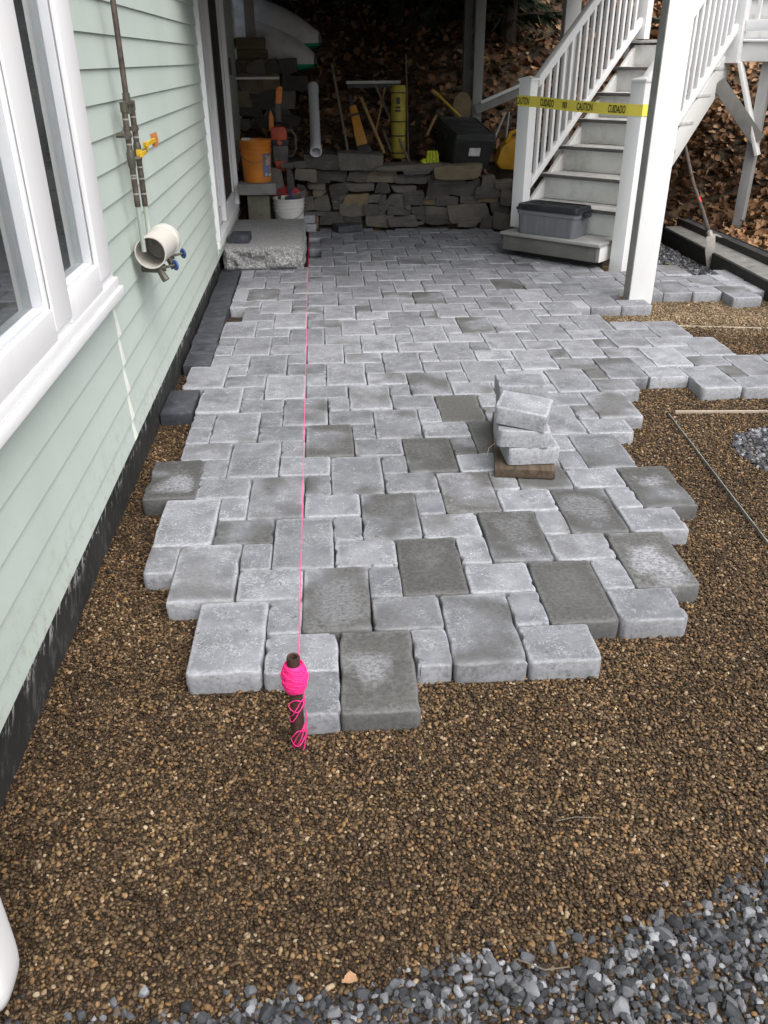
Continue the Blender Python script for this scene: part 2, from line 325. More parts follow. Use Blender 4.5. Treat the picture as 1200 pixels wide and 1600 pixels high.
PROTO = bpy.data.collections.new('scatter_prototypes')
def scatter(name, pts, rot, scl, idx, protos, label, cat, mat):
    """one 'stuff' object: real pieces instanced on a point mesh with geometry nodes"""
    me = bpy.data.meshes.new(name); me.from_pydata([tuple(p) for p in pts], [], [])
    for nm, ty, arr, key in (('rot', 'FLOAT_VECTOR', rot, 'vector'), ('scl', 'FLOAT_VECTOR', scl, 'vector'), ('idx', 'INT', idx, 'value')):
        at = me.attributes.new(nm, ty, 'POINT'); at.data.foreach_set(key, np.asarray(arr).ravel())
    me.materials.append(mat)
    o = link(name, me); tag(o, label, cat, None, 'stuff')
    c = bpy.data.collections.new(name + '_pieces')
    for i, pm in enumerate(protos):
        po = bpy.data.objects.new(f'{name}_piece_{i:02d}', pm); c.objects.link(po)
    t = bpy.data.node_groups.new(name + '_scatter', 'GeometryNodeTree')
    t.interface.new_socket('Geometry', in_out='INPUT', socket_type='NodeSocketGeometry'); t.interface.new_socket('Geometry', in_out='OUTPUT', socket_type='NodeSocketGeometry')
    gi = t.nodes.new('NodeGroupInput'); go = t.nodes.new('NodeGroupOutput')
    ip = t.nodes.new('GeometryNodeInstanceOnPoints'); ci = t.nodes.new('GeometryNodeCollectionInfo'); ci.inputs[0].default_value = c
    ci.inputs['Separate Children'].default_value = True; ci.inputs['Reset Children'].default_value = True
    def attr(nm, ty):
        a = t.nodes.new('GeometryNodeInputNamedAttribute'); a.data_type = ty; a.inputs[0].default_value = nm
        return [s for s in a.outputs if s.enabled and s.name == 'Attribute'][0]
    er = t.nodes.new('FunctionNodeEulerToRotation'); L = t.links.new
    L(gi.outputs[0], ip.inputs['Points']); L(ci.outputs[0], ip.inputs['Instance']); ip.inputs['Pick Instance'].default_value = True
    L(attr('idx', 'INT'), ip.inputs['Instance Index']); L(attr('rot', 'FLOAT_VECTOR'), er.inputs[0]); L(er.outputs[0], ip.inputs['Rotation'])
    L(attr('scl', 'FLOAT_VECTOR'), ip.inputs['Scale']); L(ip.outputs[0], go.inputs[0])
    md = o.modifiers.new('scatter', 'NODES'); md.node_group = t
    return o

# ---------------------------------------------------------------- ground and hillside
U, V, SK = 0.111, 0.183122, -0.0027729
GZ = -0.069
gm = MB(); nx = 60
def gzf(x, y):
    return GZ + 0.010 * mnoise.noise((x * 1.7, y * 1.7, 3.1)) + 0.006 * mnoise.noise((x * 5, y * 5, 8))
gx_ = list(np.linspace(-30, -1, 8)) + list(np.linspace(-0.9, 3.7, 60)) + list(np.linspace(4.2, 60, 10))
gy_ = list(np.linspace(-60, -2, 10)) + list(np.linspace(-1.7, 7.3, 110)) + [8, 10]
vs_ = [(x, y, gzf(x, y) if -1 < x < 3.7 and -2 < y < 7.3 else GZ) for y in gy_ for x in gx_]
W_ = len(gx_)
gm.add(vs_, [(j * W_ + i, j * W_ + i + 1, (j + 1) * W_ + i + 1, (j + 1) * W_ + i) for j in range(len(gy_) - 1) for i in range(W_ - 1)])
tag(gm.build('ground', GROUND, smooth=True), 'brown gravel bed the pavers are being laid on', None, kind='structure')

def sstep(a, b, x):
    t = min(1, max(0, (x - a) / (b - a))); return t * t * (3 - 2 * t)
def hill(x, y):
    back = -0.4
    if y > 6.93:
        s = sstep(2.3, 3.3, x)
        st = 0.56 * (1 - s) * sstep(6.93, 6.98, y) - 0.06 * s
        yy = max(0, y - 7.30 + 0.6 * s); back = st + (0.60 * yy + 0.01 * yy * yy)
    right = -0.4
    if x > 3.72: right = -0.04 + 0.30 * (x - 3.72) + 0.02 * (x - 3.72) ** 2
    if back > -0.3 and right > -0.3: h = max(back, right) + 0.45 * min(back + 0.06, right + 0.06)
    else: h = max(back, right)
    h = min(h, 11)
    if h > -0.2: h += 0.05 * mnoise.noise((x * 1.3, y * 1.3, 0)) + 0.02 * mnoise.noise((x * 4, y * 4, 5))
    return h
hx = list(np.linspace(-3, 8, 111)) + list(np.linspace(8.5, 26, 18)); hy = list(np.linspace(-2, 6.8, 45)) + list(np.linspace(6.9, 7.1, 7)) + list(np.linspace(7.2, 13, 50)) + list(np.linspace(13.5, 32, 20))
hm = MB(); HWd = len(hx); hv = [(x, y, hill(x, y)) for y in hy for x in hx]
hm.add(hv, [(j * HWd + i, j * HWd + i + 1, (j + 1) * HWd + i + 1, (j + 1) * HWd + i) for j in range(len(hy) - 1) for i in range(HWd - 1)
            if max(hv[k][2] for k in (j * HWd + i, j * HWd + i + 1, (j + 1) * HWd + i + 1, (j + 1) * HWd + i)) > -0.35])
tag(hm.build('hillside', LITTER, smooth=True), 'leaf covered earth bank behind the stone wall and stairs', None, kind='structure')

# ---------------------------------------------------------------- patio of tumbled pavers
rows = {-2: 'S0 L1', -1: 'L-3 M-1 S3 L4 M6', 0: 'S-1 L0 M2 S6 L7 M9', 1: 'L-4 M-2 S2 L3 M5 S9 L10', 2: 'S-5 S-2 L-1 M1 S5 L6 M8',
 3: 'L-5 M-3 S1 L2 M4 S8 L9 M11', 4: 'S-3 L-2 M0 S4 L5 M7 S11 L12', 5: 'L-6 M-4 S0 L1 M3 S7 L8 M10', 6: 'S-4 L-3 M-1 S3 L4 M6 S10 L11',
 7: 'M-5 S-1 L0 M2 S6 L7 M9', 8: 'S-5 L-4 M-2 S2 L3 M5 S9 L10 M12', 9: 'S-5 S-2 L-1 M1 S5 L6 M8 S12 L13', 10: 'L-5 M-3 S1 L2 M4 S8 L9 M11',
 11: 'S-3 L-2 M0 S4 L5 M7 S11 L12 M14 L19 M21', 12: 'L-6 M-4 S0 L1 M3 S7 L8 M10 S14 L15 M17 S21 L22', 13: 'S-4 L-3 M-1 S3 L4 M6 S10 L11 M13 S17 L18 M20 S24',
 14: 'M-5 S-1 L0 M2 S6 L7 M9 S13 L14 M16 S20 L21', 15: 'S-5 L-4 M-2 S2 L3 M5 S9 L10 M12 S16 L17 M19', 16: 'S-5 S-2 L-1 M1 S5 L6 M8 S12 L13 M15 S19 L20',
 17: 'L-5 M-3 S1 L2 M4 S8 L9 M11 S15 L16 M18', 18: 'S-3 L-2 M0 S4 L5 M7 S11 L12 M14', 19: 'M-4 S0 L1 M3 S7 L8 M10 S14 L15',
 20: 'S-4 L-3 M-1 S3 L4 M6 S10 L11 M13 S17 L18 M20', 21: 'M-5 S-1 L0 M2 S6 L7 M9 S13 L14 M16 L28', 22: 'S-5 L-4 M-2 S2 L3 M5 S9 L10 M12 S16 L17 M19 S23 L24 M26 S30',
 23: 'S-5 S-2 L-1 M1 S5 L6 M8 S12 L13 M15 S19 L20 M22 S26 L27 M29', 24: 'L-5 M-3 S1 L2 M4 S8 L9 M11 S15 L16 M18 S22 L23 M25 S29 L30',
 25: 'S-3 L-2 M0 S4 L5 M7 S11 L12 M14 S18 L19 M21 S25 L26', 26: 'S-5 M-4 S0 L1 M3 S7 L8 M10 S14 L15 M17 S21', 27: 'S-5 S-4 M-3 M-1 S3 L4 M6 S10 L11 M13 S17 L18 M20'}
PAV = []
for r, t in rows.items():
    for w in t.split(): PAV.append((w[0], int(w[1:]), r))
for a in range(-10, 40):
    for b in range(-40, 20):
        x, y = 3 * a + 4 * b, a - b
        for k, gx, gy in (('L', x, y), ('M', x + 2, y), ('S', x + 2, y + 1)):
            h = 2 if k == 'L' else 1; w = 1 if k == 'S' else 2
            if gy < 28 or gy + h > 38 or gx < 0: continue
            # clear of the stair platform (front corner 1.79,5.8 -> back)
            xr = 1.93 + max(0, (6.0 - (gy + h / 2) * V)) * 1.02
            if (gx + w / 2) * U < xr and (gx + w / 2) * U < 2.6: PAV.append((k, gx, gy))
# the half rows closing the gap at row 27/28 come from stones of row 27 two deep
DAMP = {('L', 1, -2): (.95, .55), ('L', 3, 1): (.9, .25), ('L', 7, 0): (.95, .1), ('L', 10, 1): (.9, .8), ('L', 12, 4): (.8, 1), ('L', 9, 3): (.62, .5), ('L', 6, 2): (.7, .35),
 ('L', 5, 4): (.6, .5), ('L', 2, 3): (.42, .2), ('L', 4, 6): (.75, .15), ('L', 6, 9): (.97, 0), ('L', 7, 7): (.85, 0), ('L', 0, 7): (.58, .2), ('L', -6, 5): (.85, 1), ('L', 0, 0): (.5, .4),
 ('L', -4, 1): (.36, .3), ('L', -2, 4): (.3, .2), ('L', 4, -1): (.36, .2), ('L', 13, 23): (.50, .1), ('L', 7, 21): (.48, .1), ('L', 13, 9): (.5, .2), ('L', 11, 6): (.35, .2), ('L', 9, 17): (.42, .1),
 ('L', 2, 10): (.45, .2), ('M', 3, 5): (.35, .2), ('S', 3, -1): (.3, .3), ('S', 6, 7): (.6, 0), ('S', 21, 12): (.6, .2), ('S', 0, 5): (.45, .2), ('M', 10, 5): (.2, .2), ('L', 8, 5): (.4, .1), ('S', 16, 15): (.6, 0), ('S', 9, 15): (.5, 0), ('S', 13, 14): (.35, 0), ('L', 15, 12): (.4, .2), ('L', 1, 5): (.25, .2), ('S', 14, 12): (.5, .1)}
def paver_mesh(w, h, seed, th=0.082):
    R = random.Random(seed); mb = MB(); gap = 0.0012
    hx_, hy_ = w / 2 - gap, h / 2 - gap; rc = [0.008 + 0.013 * R.random() ** 2 for _ in range(4)]
    out = []
    for ci, (sx, sy) in enumerate(((1, 1), (-1, 1), (-1, -1), (1, -1))):
        r = rc[ci]
        for k in range(3):
            a = math.pi / 2 * (ci + k / 2); out.append((sx * (hx_ - r) + r * math.cos(a), sy * (hy_ - r) + r * math.sin(a)))
        nxs, nys = ((-1, 1), (-1, -1), (1, -1), (1, 1))[ci]
        for f in (0.12, 0.26, 0.4, 0.55, 0.7, 0.86):
            if sx != nxs: out.append((sx * hx_ + (nxs - sx) * hx_ * f, sy * hy_))
            else: out.append((sx * hx_, sy * hy_ + (nys - sy) * hy_ * f))
    n = len(out); ch = [max(0, R.gauss(0, 0.0011)) for _ in range(n)]
    for i in range(n):
        if R.random() < 0.08: ch[i] += 0.002 + 0.005 * R.random()
    def ring(ins, z, j):
        o = []
        for i, (x, y) in enumerate(out):
            d = math.hypot(x, y); e = ins + ch[i] * j
            kx = max(0, 1 - e / hx_); ky = max(0, 1 - e / hy_)
            o.append((x * kx + R.gauss(0, .0006), y * ky + R.gauss(0, .0006), z + R.gauss(0, 0.0003)))
        return o
    rg = [ring(.002, -th, 0), ring(0, -0.040, .3), ring(0.0002, -0.0070, 1.2), ring(0.0018, -0.0022, 1.5), ring(0.0052, -0.0004, 1.7), ring(0.011, 0.0, 0.9)]
    vs = [q for g in rg for q in g]; fs = []
    for i in range(len(rg) - 1):
        for k in range(n): fs.append((i * n + k, i * n + (k + 1) % n, (i + 1) * n + (k + 1) % n, (i + 1) * n + k))
    fs.append(tuple(range((len(rg) - 1) * n, len(rg) * n)))
    mb.add(vs, fs); return mb.mesh('paver', PAVER, smooth=True, angle=60)
PSZ = {'L': (2 * U, 2 * V), 'M': (2 * U, V), 'S': (U, V)}
PM = {k: [paver_mesh(*PSZ[k], 100 * i + ord(k)) for i in range(9)] for k in 'LMS'}
pave = link('paver_patio', None); tag(pave, 'partly laid patio of grey tumbled concrete pavers', None, kind='structure')
def pc(k, gx, gy):
    w, h = (1 if k == 'S' else 2), (2 if k == 'L' else 1); cx, cy = gx + w / 2, gy + h / 2
    return Vector((cx * U, cy * V + cx * SK, 0))
PAV = sorted(set(PAV), key=lambda q: (pc(*q) - Vector(CP)).length / (1.5 if q[0] == 'L' else 1.0 if q[0] == 'M' else 0.8))
rest = MB(); RP = random.Random(5); occ = []
for i, (k, gx, gy) in enumerate(PAV):
    c = pc(k, gx, gy); c.z = RP.gauss(0, 0.0013); c.x += RP.gauss(0, .0007); c.y += RP.gauss(0, .0007)
    rot = Euler((RP.gauss(0, .004), RP.gauss(0, .004), SK / U * 0.5 + RP.gauss(0, .004) + (math.pi if RP.random() < .5 else 0)))
    me = RP.choice(PM[k]); dm = DAMP.get((k, gx, gy))
    if dm is None: dm = (RP.choice((0, 0, 0, .10, .16, .22, .28, .34)) if gy < 28 else RP.choice((0, 0, .2, .3)), .2)
    if (k, gx, gy) == ('L', -6, 5): c.x += 0.01; rot.z += .01
    if i < 300:
        o = link('paver', me, pave, c, rot); o.color = (dm[0], dm[1], RP.random(), 1)
    else:
        M = Matrix.Translation(c) @ rot.to_matrix().to_4x4()
        rest.add([M @ v.co for v in me.vertices], [tuple(p.vertices) for p in me.polygons])
    occ.append((gx, gy, 1 if k == 'S' else 2, 2 if k == 'L' else 1))
o = rest.build('distant_pavers', PAVER, pave, smooth=True, angle=60); o['kind'] = 'stuff'; o.color = (0, .2, .5, 1)

# charcoal border bricks against the foundation
CHAR = simple('charcoal_concrete', (0.050, 0.055, 0.066), 0.7, 0.25, 12, 0.3, 120, dirt=(0.12, 0.125, 0.14), dirt_amt=0.5)
bl = MB().box(-.078, .078, -.104, .104, -.068, 0).mesh('border_brick', CHAR, bevel=.004)
bands = link('border_course', None); tag(bands, 'dark charcoal border course between foundation and pavers', None, kind='structure')
for i in range(12):
    link('border_brick', bl, bands, (-0.635 + .004 * math.sin(i * 2.3) - 0.001 * i, 2.70 + 0.212 * i, 0.001 * math.sin(i * 3.1)), (0, 0, .006 * math.sin(i * 5)))
tag(link('border_brick', MB().box(-.078, .078, -.17, .17, -.068, 0).mesh('loose_border_brick', CHAR, bevel=.004), None, (-0.648, 2.03, -.003), (0, 0, -.01)), 'single loose charcoal brick lying beside the siding wall', 'brick')

# ---------------------------------------------------------------- loose stone: pebbles, crushed stone, leaves
def pebble_mesh(seed, sx, sy, sz, sub=2, rough=.18, flat=False, mat=None):
    bm = bmesh.new(); bmesh.ops.create_icosphere(bm, subdivisions=sub, radius=0.5); R = random.Random(seed); off = Vector((R.random() * 9, R.random() * 9, R.random() * 9))
    for v in bm.verts:
        f = 1 + rough * mnoise.noise(v.co * 2.3 + off) * 2
        v.co = Vector((v.co.x * sx, v.co.y * sy, v.co.z * sz)) * f
    if flat:
        for _ in range(10):
            nrm = Vector((R.gauss(0, 1), R.gauss(0, 1), R.gauss(0, 1))).normalized(); d = 0.19 + 0.09 * R.random()
            for v in bm.verts:
                e = v.co.dot(nrm) - d * (abs(nrm.x) * sx + abs(nrm.y) * sy + abs(nrm.z) * sz)
                if e > 0: v.co -= nrm * e
    me = bpy.data.meshes.new('pebble'); bm.to_mesh(me); bm.free(); me.materials.append(mat)
    if flat:
        me.shade_smooth(); me.set_sharp_from_angle(angle=rad(28))
    else: me.shade_smooth()
    return me
# raster of where pavers and other solid things lie
RS = 0.01; OX, OY = -1.0, -2.0; om = np.zeros((1000, 560), bool)
def block(x0, x1, y0, y1):
    om[max(0, int((y0 - OY) / RS)):int((y1 - OY) / RS), max(0, int((x0 - OX) / RS)):int((x1 - OX) / RS)] = True
for gx, gy, w, h in occ:
    c = SK * (gx + w / 2); block(gx * U + .006, (gx + w) * U - .006, gy * V + c + .006, (gy + h) * V + c - .006)
block(-.71, -.56, 2.6, 5.0); block(-.72, -.57, 1.86, 2.2); block(-.71, -.03, 5.0, 6.5); block(-1, -.75, -2, 9); block(3.45, 6, 3, 7)
def free(p):
    j = np.clip(((p[:, 1] - OY) / RS).astype(int), 0, 999); i = np.clip(((p[:, 0] - OX) / RS).astype(int), 0, 559); return ~om[j, i]
def inview(p, m=0.06):
    R = np.array(CR); q = (p - np.array(CP)) @ R; x = q[:, 0] / -q[:, 2] * 1290 / 1200; y = q[:, 1] / -q[:, 2] * 1290 / 1600
    return (abs(x) < .5 + m) & (abs(y) < .5 + m) & (q[:, 2] < 0)
def sprinkle(x0, x1, y0, y1, step, jit=.5):
    X, Y = np.meshgrid(np.arange(x0, x1, step), np.arange(y0, y1, step)); p = np.stack([X.ravel(), Y.ravel(), 0 * X.ravel()], 1)
    p[:, :2] += nrng.uniform(-jit, jit, (len(p), 2)) * step; return p
def blue_field(p, sh=0.0):
    """1 where crushed bluestone covers the ground"""
    x, y = p[:, 0], p[:, 1]
    w = np.array([mnoise.noise((a * 3, b * 3, 1.0)) * .07 + mnoise.noise((a * 9, b * 9, 4.0)) * .035 for a, b in zip(x, y)])
    f = y - sh + w < np.interp(x, [-.8, -.1, .1, .3, .52, .66, .82, .95, 1.1, 1.6], [-1.125, -1.115, -1.08, -1.05, -1.05, -1.01, -.98, -.93, -.915, -.75])
    f |= (np.hypot((x - 2.33) / .34, (y - 1.25) / .36) + w * 1.5 < 1)
    f |= (y + w * 2 > 4.62) & (x > 2.72 + 0.0 * y) & (y - 4.62 > -(x - 2.9) * .05) & (y < 6.8)
    return f
pts = np.concatenate([sprinkle(-.74, 1.5, -1.35, .6, .0082), sprinkle(-.74, 2.6, .6, 2.6, .0095), sprinkle(1.5, 2.6, -.4, .6, .0090), sprinkle(1.9, 3.5, 2.6, 5.2, .0125)])
pts = pts[free(pts)]; pts = pts[inview(pts)]
bf = blue_field(pts); keep = ~bf | (nrng.random(len(pts)) < .20); pts = pts[keep]
pts[:, 2] = np.array([gzf(a, b) for a, b in pts[:, :2]]) + nrng.uniform(-.0005, .0065, len(pts))
n = len(pts); print('pebbles', n)
PB = [pebble_mesh(i, 1.0, .6 + .25 * rng.random(), .42 + .2 * rng.random(), 2, .16, mat=PEBBLE if i < 10 else DRYPEB) for i in range(14)]
sz = nrng.lognormal(math.log(.0110), .22, n) * np.where(pts[:, 1] > 2.6, 1.25, 1)
rot = np.stack([nrng.normal(0, .35, n), nrng.normal(0, .35, n), nrng.uniform(0, 6.28, n)], 1)
dry_ = pts[:, 1] + .25 * np.array([mnoise.noise((a * 2.5, b * 2.5, 2.0)) for a, b in pts[:, :2]]) + nrng.normal(0, .12, n) > 3.15
scatter('pea_gravel', pts, rot, np.stack([sz] * 3, 1), np.where(dry_, nrng.integers(10, 14, n), nrng.integers(0, 10, n)), PB, 'brown pea gravel spread loosely around the pavers', None, PEBBLE)

BS = [pebble_mesh(50 + i, 1.0, .6 + .3 * rng.random(), .45 + .25 * rng.random(), 2, .2, True, BLUEST) for i in range(12)]
def bluestones(name, p, s0, label, lift=.004):
    p = p[free(p)]; p = p[inview(p, .1)]; u_ = nrng.random(len(p)); p = p[(blue_field(p, -.01) & (u_ < .93)) | (blue_field(p, .03) & (u_ < .30)) | (blue_field(p, .07) & (u_ < .04))]; k = len(p)
    s = nrng.lognormal(math.log(s0), .3, k); p[:, 2] = np.array([gzf(a, b) for a, b in p[:, :2]]) + nrng.uniform(-.5 * lift, lift * 1.2, k)
    r = np.stack([nrng.normal(0, .5, k), nrng.normal(0, .5, k), nrng.uniform(0, 6.28, k)], 1)
    scatter(name, p, r, np.stack([s] * 3, 1), nrng.integers(0, 12, k), BS, label, None, BLUEST)
bluestones('crushed_stone', np.concatenate([sprinkle(-.74, 1.7, -1.45, -.6, .0130), sprinkle(-.74, 1.7, -1.45, -.6, .034)]), .0235, 'grey crushed bluestone along the near edge of the gravel', .006)
bluestones('crushed_stone', sprinkle(1.9, 2.8, .7, 1.8, .0145), .027, 'patch of grey crushed bluestone at the right edge', .006)
bluestones('crushed_stone', sprinkle(2.6, 3.5, 4.5, 6.8, .0175), .030, 'grey crushed bluestone beside and below the stairs', .006)

def leaf_mesh(seed):
    R = random.Random(seed); n = 9; pr_ = [0.02, .16, .12, .30, .2, .40, .26, .34, .14, 0.0]; L = 1.0; up = []
    for i in range(len(pr_)): up.append((i / 9 * L - .5, pr_[i] * (0.8 + .5 * R.random())))
    curl = R.uniform(.15, .8); fold = R.uniform(.1, .6)
    vs = []; fs = []
    for (x, w) in up:
        zc = curl * (x * x) * .9 + R.gauss(0, .015)
        for sgn in (-1, 0, 1): vs.append((x + (.05 if sgn else 0) * R.random(), sgn * w, zc + fold * abs(sgn) * w + R.gauss(0, .02)))
    for i in range(len(up) - 1):
        for j in (0, 1): fs.append((i * 3 + j, i * 3 + j + 1, i * 3 + j + 4, i * 3 + j + 3))
    mb = MB().add(vs, fs); return mb.mesh('leaf', LEAFM, smooth=True, angle=180)
LM = [leaf_mesh(i) for i in range(8)]
lp = np.concatenate([sprinkle(3.75, 7.5, 3.0, 10.5, .052), sprinkle(-1, 4.5, 7.2, 12.5, .07), sprinkle(3.55, 4.0, 3.8, 7, .2)])
lp = lp[nrng.random(len(lp)) < .8]; lp[:, 2] = [hill(a, b) + .015 + .03 * rng.random() for a, b in lp[:, :2]]; lp = lp[lp[:, 2] > -.1]; lp = lp[inview(lp)]
k = len(lp); print('leaves', k)
ls = nrng.lognormal(math.log(.088), .28, k)
scatter('fallen_leaves', lp, np.stack([nrng.normal(0, .55, k), nrng.normal(-.2, .55, k), nrng.uniform(0, 6.28, k)], 1), np.stack([ls] * 3, 1), nrng.integers(0, 8, k), LM, 'dry brown oak leaves covering the earth bank', None, LEAFM)

# ---------------------------------------------------------------- house
HX = -0.69
house = thing('house', 'pale sage green clapboard house with white window and sliding door', 'house', (HX, 3, 0))
def H(o): o.location = Vector(o.location) - Vector((HX, 3, 0)); o.parent = house; return o
H(bx('foundation', FOUND, None, -1.2, -0.735, -9, 7.93, -.3, .30, 0))
EXPO = .115; Z0 = 1.522 - 12 * EXPO      # lower lips of the courses
WY0, WY1, WZ0, WZ1 = -1.25, 1.10, .80, 2.15
DY0, DY1, DZ0, DZ1 = 4.68, 6.66, .27, 2.32
def board_mesh(y0, y1, z0, z1):
    # wedge: lip at the bottom stands proud, top tucks under the next course
    t0 = .0; f = (z1 - z0) / EXPO
    return MB().prism([(HX, z0), (HX - .0005, z0 + .006), (HX - .0095, z1 + .010), (HX - .024, z1 + .010), (HX - .024, z0)], y0, y1, lambda u, v, a: (u, a, v))
STRIP = simple('bare_white_joint', (0.72, 0.74, 0.70), .6, .08)
for k in range(20):
    z0 = max(.168, Z0 + k * EXPO); z1 = Z0 + (k + 1) * EXPO
    if k == 0: z0, z1 = .168, Z0 + EXPO
    if z1 < .17: continue
    segs = [(-9.0, 7.93)]
    def cut(segs, a, b):
        o = []
        for s0, s1 in segs:
            if b <= s0 or a >= s1: o.append((s0, s1)); continue
            if a > s0: o.append((s0, a))
            if b < s1: o.append((b, s1))
        return o
    if z1 > WZ0 - .02: segs = cut(segs, WY0, WY1)
    else: segs = [q for s in segs for q in ((s[0], 1.165), (1.183, s[1]))] if segs == [(-9.0, 7.93)] else segs
    if z1 > DZ0 + .02: segs = cut(segs, DY0, DY1)
    for s0, s1 in segs: H(board_mesh(s0, s1, z0, z1).build('clapboard', SIDING))
    if z1 <= WZ0 - .02:
        H(MB().prism([(1.145, 0), (1.196, 0), (1.180, 1), (1.158, 1)], .0014, -.012, lambda u, v, a: (HX - .0088 * v + a, u, z0 + (z1 - z0) * v)).build('joint_strip', STRIP))
ZT = Z0 + 20 * EXPO
H(bx('upper_wall', SIDING, None, -1.0, HX - .004, -9, 7.93, ZT, 5.6, 0))
wm = MB()   # sheathing behind the boards, with the openings left free
for (y0, y1, z0, z1) in ((-9, WY0, .25, ZT), (WY0, WY1 + .55, .25, WZ0), (WY1 + .55, DY0, .25, ZT), (DY0, DY1, .20, DZ0), (DY1, 7.93, .25, ZT)): wm.box(-.86, HX - .028, y0, y1, z0, z1)
wm.box(-.86, HX - .028, WY0, WY1 + .55, WZ1, ZT); wm.box(-.86, HX - .028, DY0, DY1, DZ1, ZT)
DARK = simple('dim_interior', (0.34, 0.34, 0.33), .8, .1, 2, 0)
INTW = simple('interior_paint', (0.55, 0.56, 0.56), .7, .08, 2, 0)
H(wm.build('wall_core', INTW))
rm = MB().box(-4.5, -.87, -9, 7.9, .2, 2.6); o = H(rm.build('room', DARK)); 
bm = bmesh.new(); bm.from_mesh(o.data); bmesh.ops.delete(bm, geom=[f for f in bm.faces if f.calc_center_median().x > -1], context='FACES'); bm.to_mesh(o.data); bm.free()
H(bx('interior_shelf', INTW, None, -2.2, -1.7, -.6, 1.4, .25, 1.0, .004)); H(bx('corner_board', WHITED, None, -.80, HX + .012, 7.90, 7.96, .22, 5.5, .003))
H(bx('roof', GREYP, None, -6, -.45, -9.3, 8.3, 5.6, 5.75, 0))
# gable end so that the house is a closed block
H(bx('end_wall', SIDING, None, -6, -.80, 7.90, 7.929, -.2, 5.6, 0))
# window
SASH = simple('shaded_vinyl_sash', (.60, .62, .65), .4, .05, 4, 0)  # vinyl greyed to carry the shade of the window reveal
win = MB()
window = H(link('window', MB().box(-.66, -.652, 0.315, .485, WZ0 + .07, WZ1).mesh('mullion_cover', WHITE, bevel=.002))); window['label'] = 'large white vinyl window near the camera'
def wpart(name, mat, *a, bevel=.004):
    o = bx(name, mat, None, *a, bevel=bevel); o.location -= window.location + Vector((HX, 3, 0)); o.parent = window; return o
window.location = (-HX * 1, -3, 0)
def wp(name, mat, x0, x1, y0, y1, z0, z1, bevel=.004):
    return bx(name, mat, window, x0, x1, y0, y1, z0, z1, bevel)
wp('jamb', WHITE, -.705, -.664, .90, 1.105, WZ0 + .02, WZ1); wp('jamb', WHITE, -.76, -.664, WY0, WY0 + .2, WZ0 + .02, WZ1)
wp('jamb_bead', WHITE, -.67, -.652, .886, 1.06, WZ0 + .075, WZ1, .006)
wp('mullion', WHITE, -.705, -.664, .30, .50, WZ0 + .02, WZ1)
wp('head', WHITE, -.76, -.664, WY0, WY1, WZ1 - .1, WZ1 + .02)
wp('bottom_rail', WHITE, -.76, -.654, WY0 + .19, .315, WZ0 + .045, .935); wp('bottom_rail', WHITE, -.76, -.654, .485, .90, WZ0 + .045, .935)
wp('sill', WHITE, -.76, -.640, WY0 - .03, 1.14, WZ0 - .028, WZ0 + .006); wp('sill_cap', WHITE, -.74, -.650, WY0, 1.12, WZ0 + .0085, WZ0 + .043)
for (y0, y1) in ((WY0 + .2, .30), (.50, .885)):
    wp('sash', SASH, -.712, -.672, y0 + .001, y0 + .010, .936, WZ1 - .1, .002); wp('sash', SASH, -.712, -.672, y1 - .010, y1 - .001, .936, WZ1 - .1, .002)
    wp('sash', SASH, -.712, -.672, y0 + .011, y1 - .011, .936, .946, .002)
    wp('pane', GLASS, -.704, -.700, y0 + .002, y1 - .002, .937, WZ1 - .1, 0)
    wp('inner_frame', INTW, -.745, -.72, y0 - .09, y0 - .02, .90, WZ1 - .1, .004)
    wp('inner_sill', INTW, -.98, -.765, y0 + .0, y1, .90, .925, .004)
for i in range(6): wp('blind_slat', WHITED, -1.01, -.985, -1.0, -.05, .96 + i * .05, .964 + i * .05, 0).rotation_euler = (0, 0, 0)
cu_ = MB(); npt = 60; cv = []
for i in range(npt + 1):
    y = -1.1 + 1.28 * i / npt; x = -.80 + .022 * math.sin(i * 1.35) + .008 * math.sin(i * .5)
    cv += [(x, y, .935), (x, y, 2.1)]
cu_.add(cv, [(2 * i, 2 * i + 2, 2 * i + 3, 2 * i + 1) for i in range(npt)]); cu_.build('added_curtain', simple('added_curtain_grey', (.52, .54, .56), .9, .08, 5, 0), window, smooth=True)  # curtain added to brighten the left pane in place of reflections
# sliding door
door = H(link('sliding_door', MB().box(-.80, -.672, DY0, DY1, DZ0 - .03, DZ0 + .03).mesh('door_sill', WHITE, bevel=.004))); door['label'] = 'white framed sliding glass door above the granite step'
door.location = (-HX, -3, 0)
def dp(name, mat, *a, bevel=.004): return bx(name, mat, door, *a, bevel=bevel)
dp('door_frame', WHITE, -.80, -.664, DY0 - .0, DY0 + .07, DZ0 + .032, DZ1); dp('door_frame', WHITE, -.80, -.664, DY1 - .07, DY1, DZ0 + .032, DZ1); dp('door_frame', WHITE, -.80, -.664, DY0 + .07, DY1 - .07, DZ1 - .06, DZ1)
SCREEN = simple('insect_screen', (0.030, 0.032, 0.033), .6, .1, 4, .1, 400)
for nm, y0, y1, xo in (('fixed_panel', DY0 + .072, 5.70, -.735), ('screen_panel', 5.62, DY1 - .072, -.700)):
    p = dp(nm, WHITE, xo - .04, xo, y0, y0 + .075, DZ0 + .034, DZ1 - .06)
    for a in ((y1 - .075, y1, DZ0 + .034, DZ1 - .06), (y0 + .077, y1 - .077, DZ0 + .034, DZ0 + .16), (y0 + .077, y1 - .077, DZ1 - .14, DZ1 - .062)):
        bx('stile', WHITE, p, xo - .04, xo - .001, *a, bevel=.003)
    bx('pane', GLASS if nm == 'fixed_panel' else SCREEN, p, xo - .024, xo - .020, y0 + .07, y1 - .07, DZ0 + .15, DZ1 - .13, bevel=0)
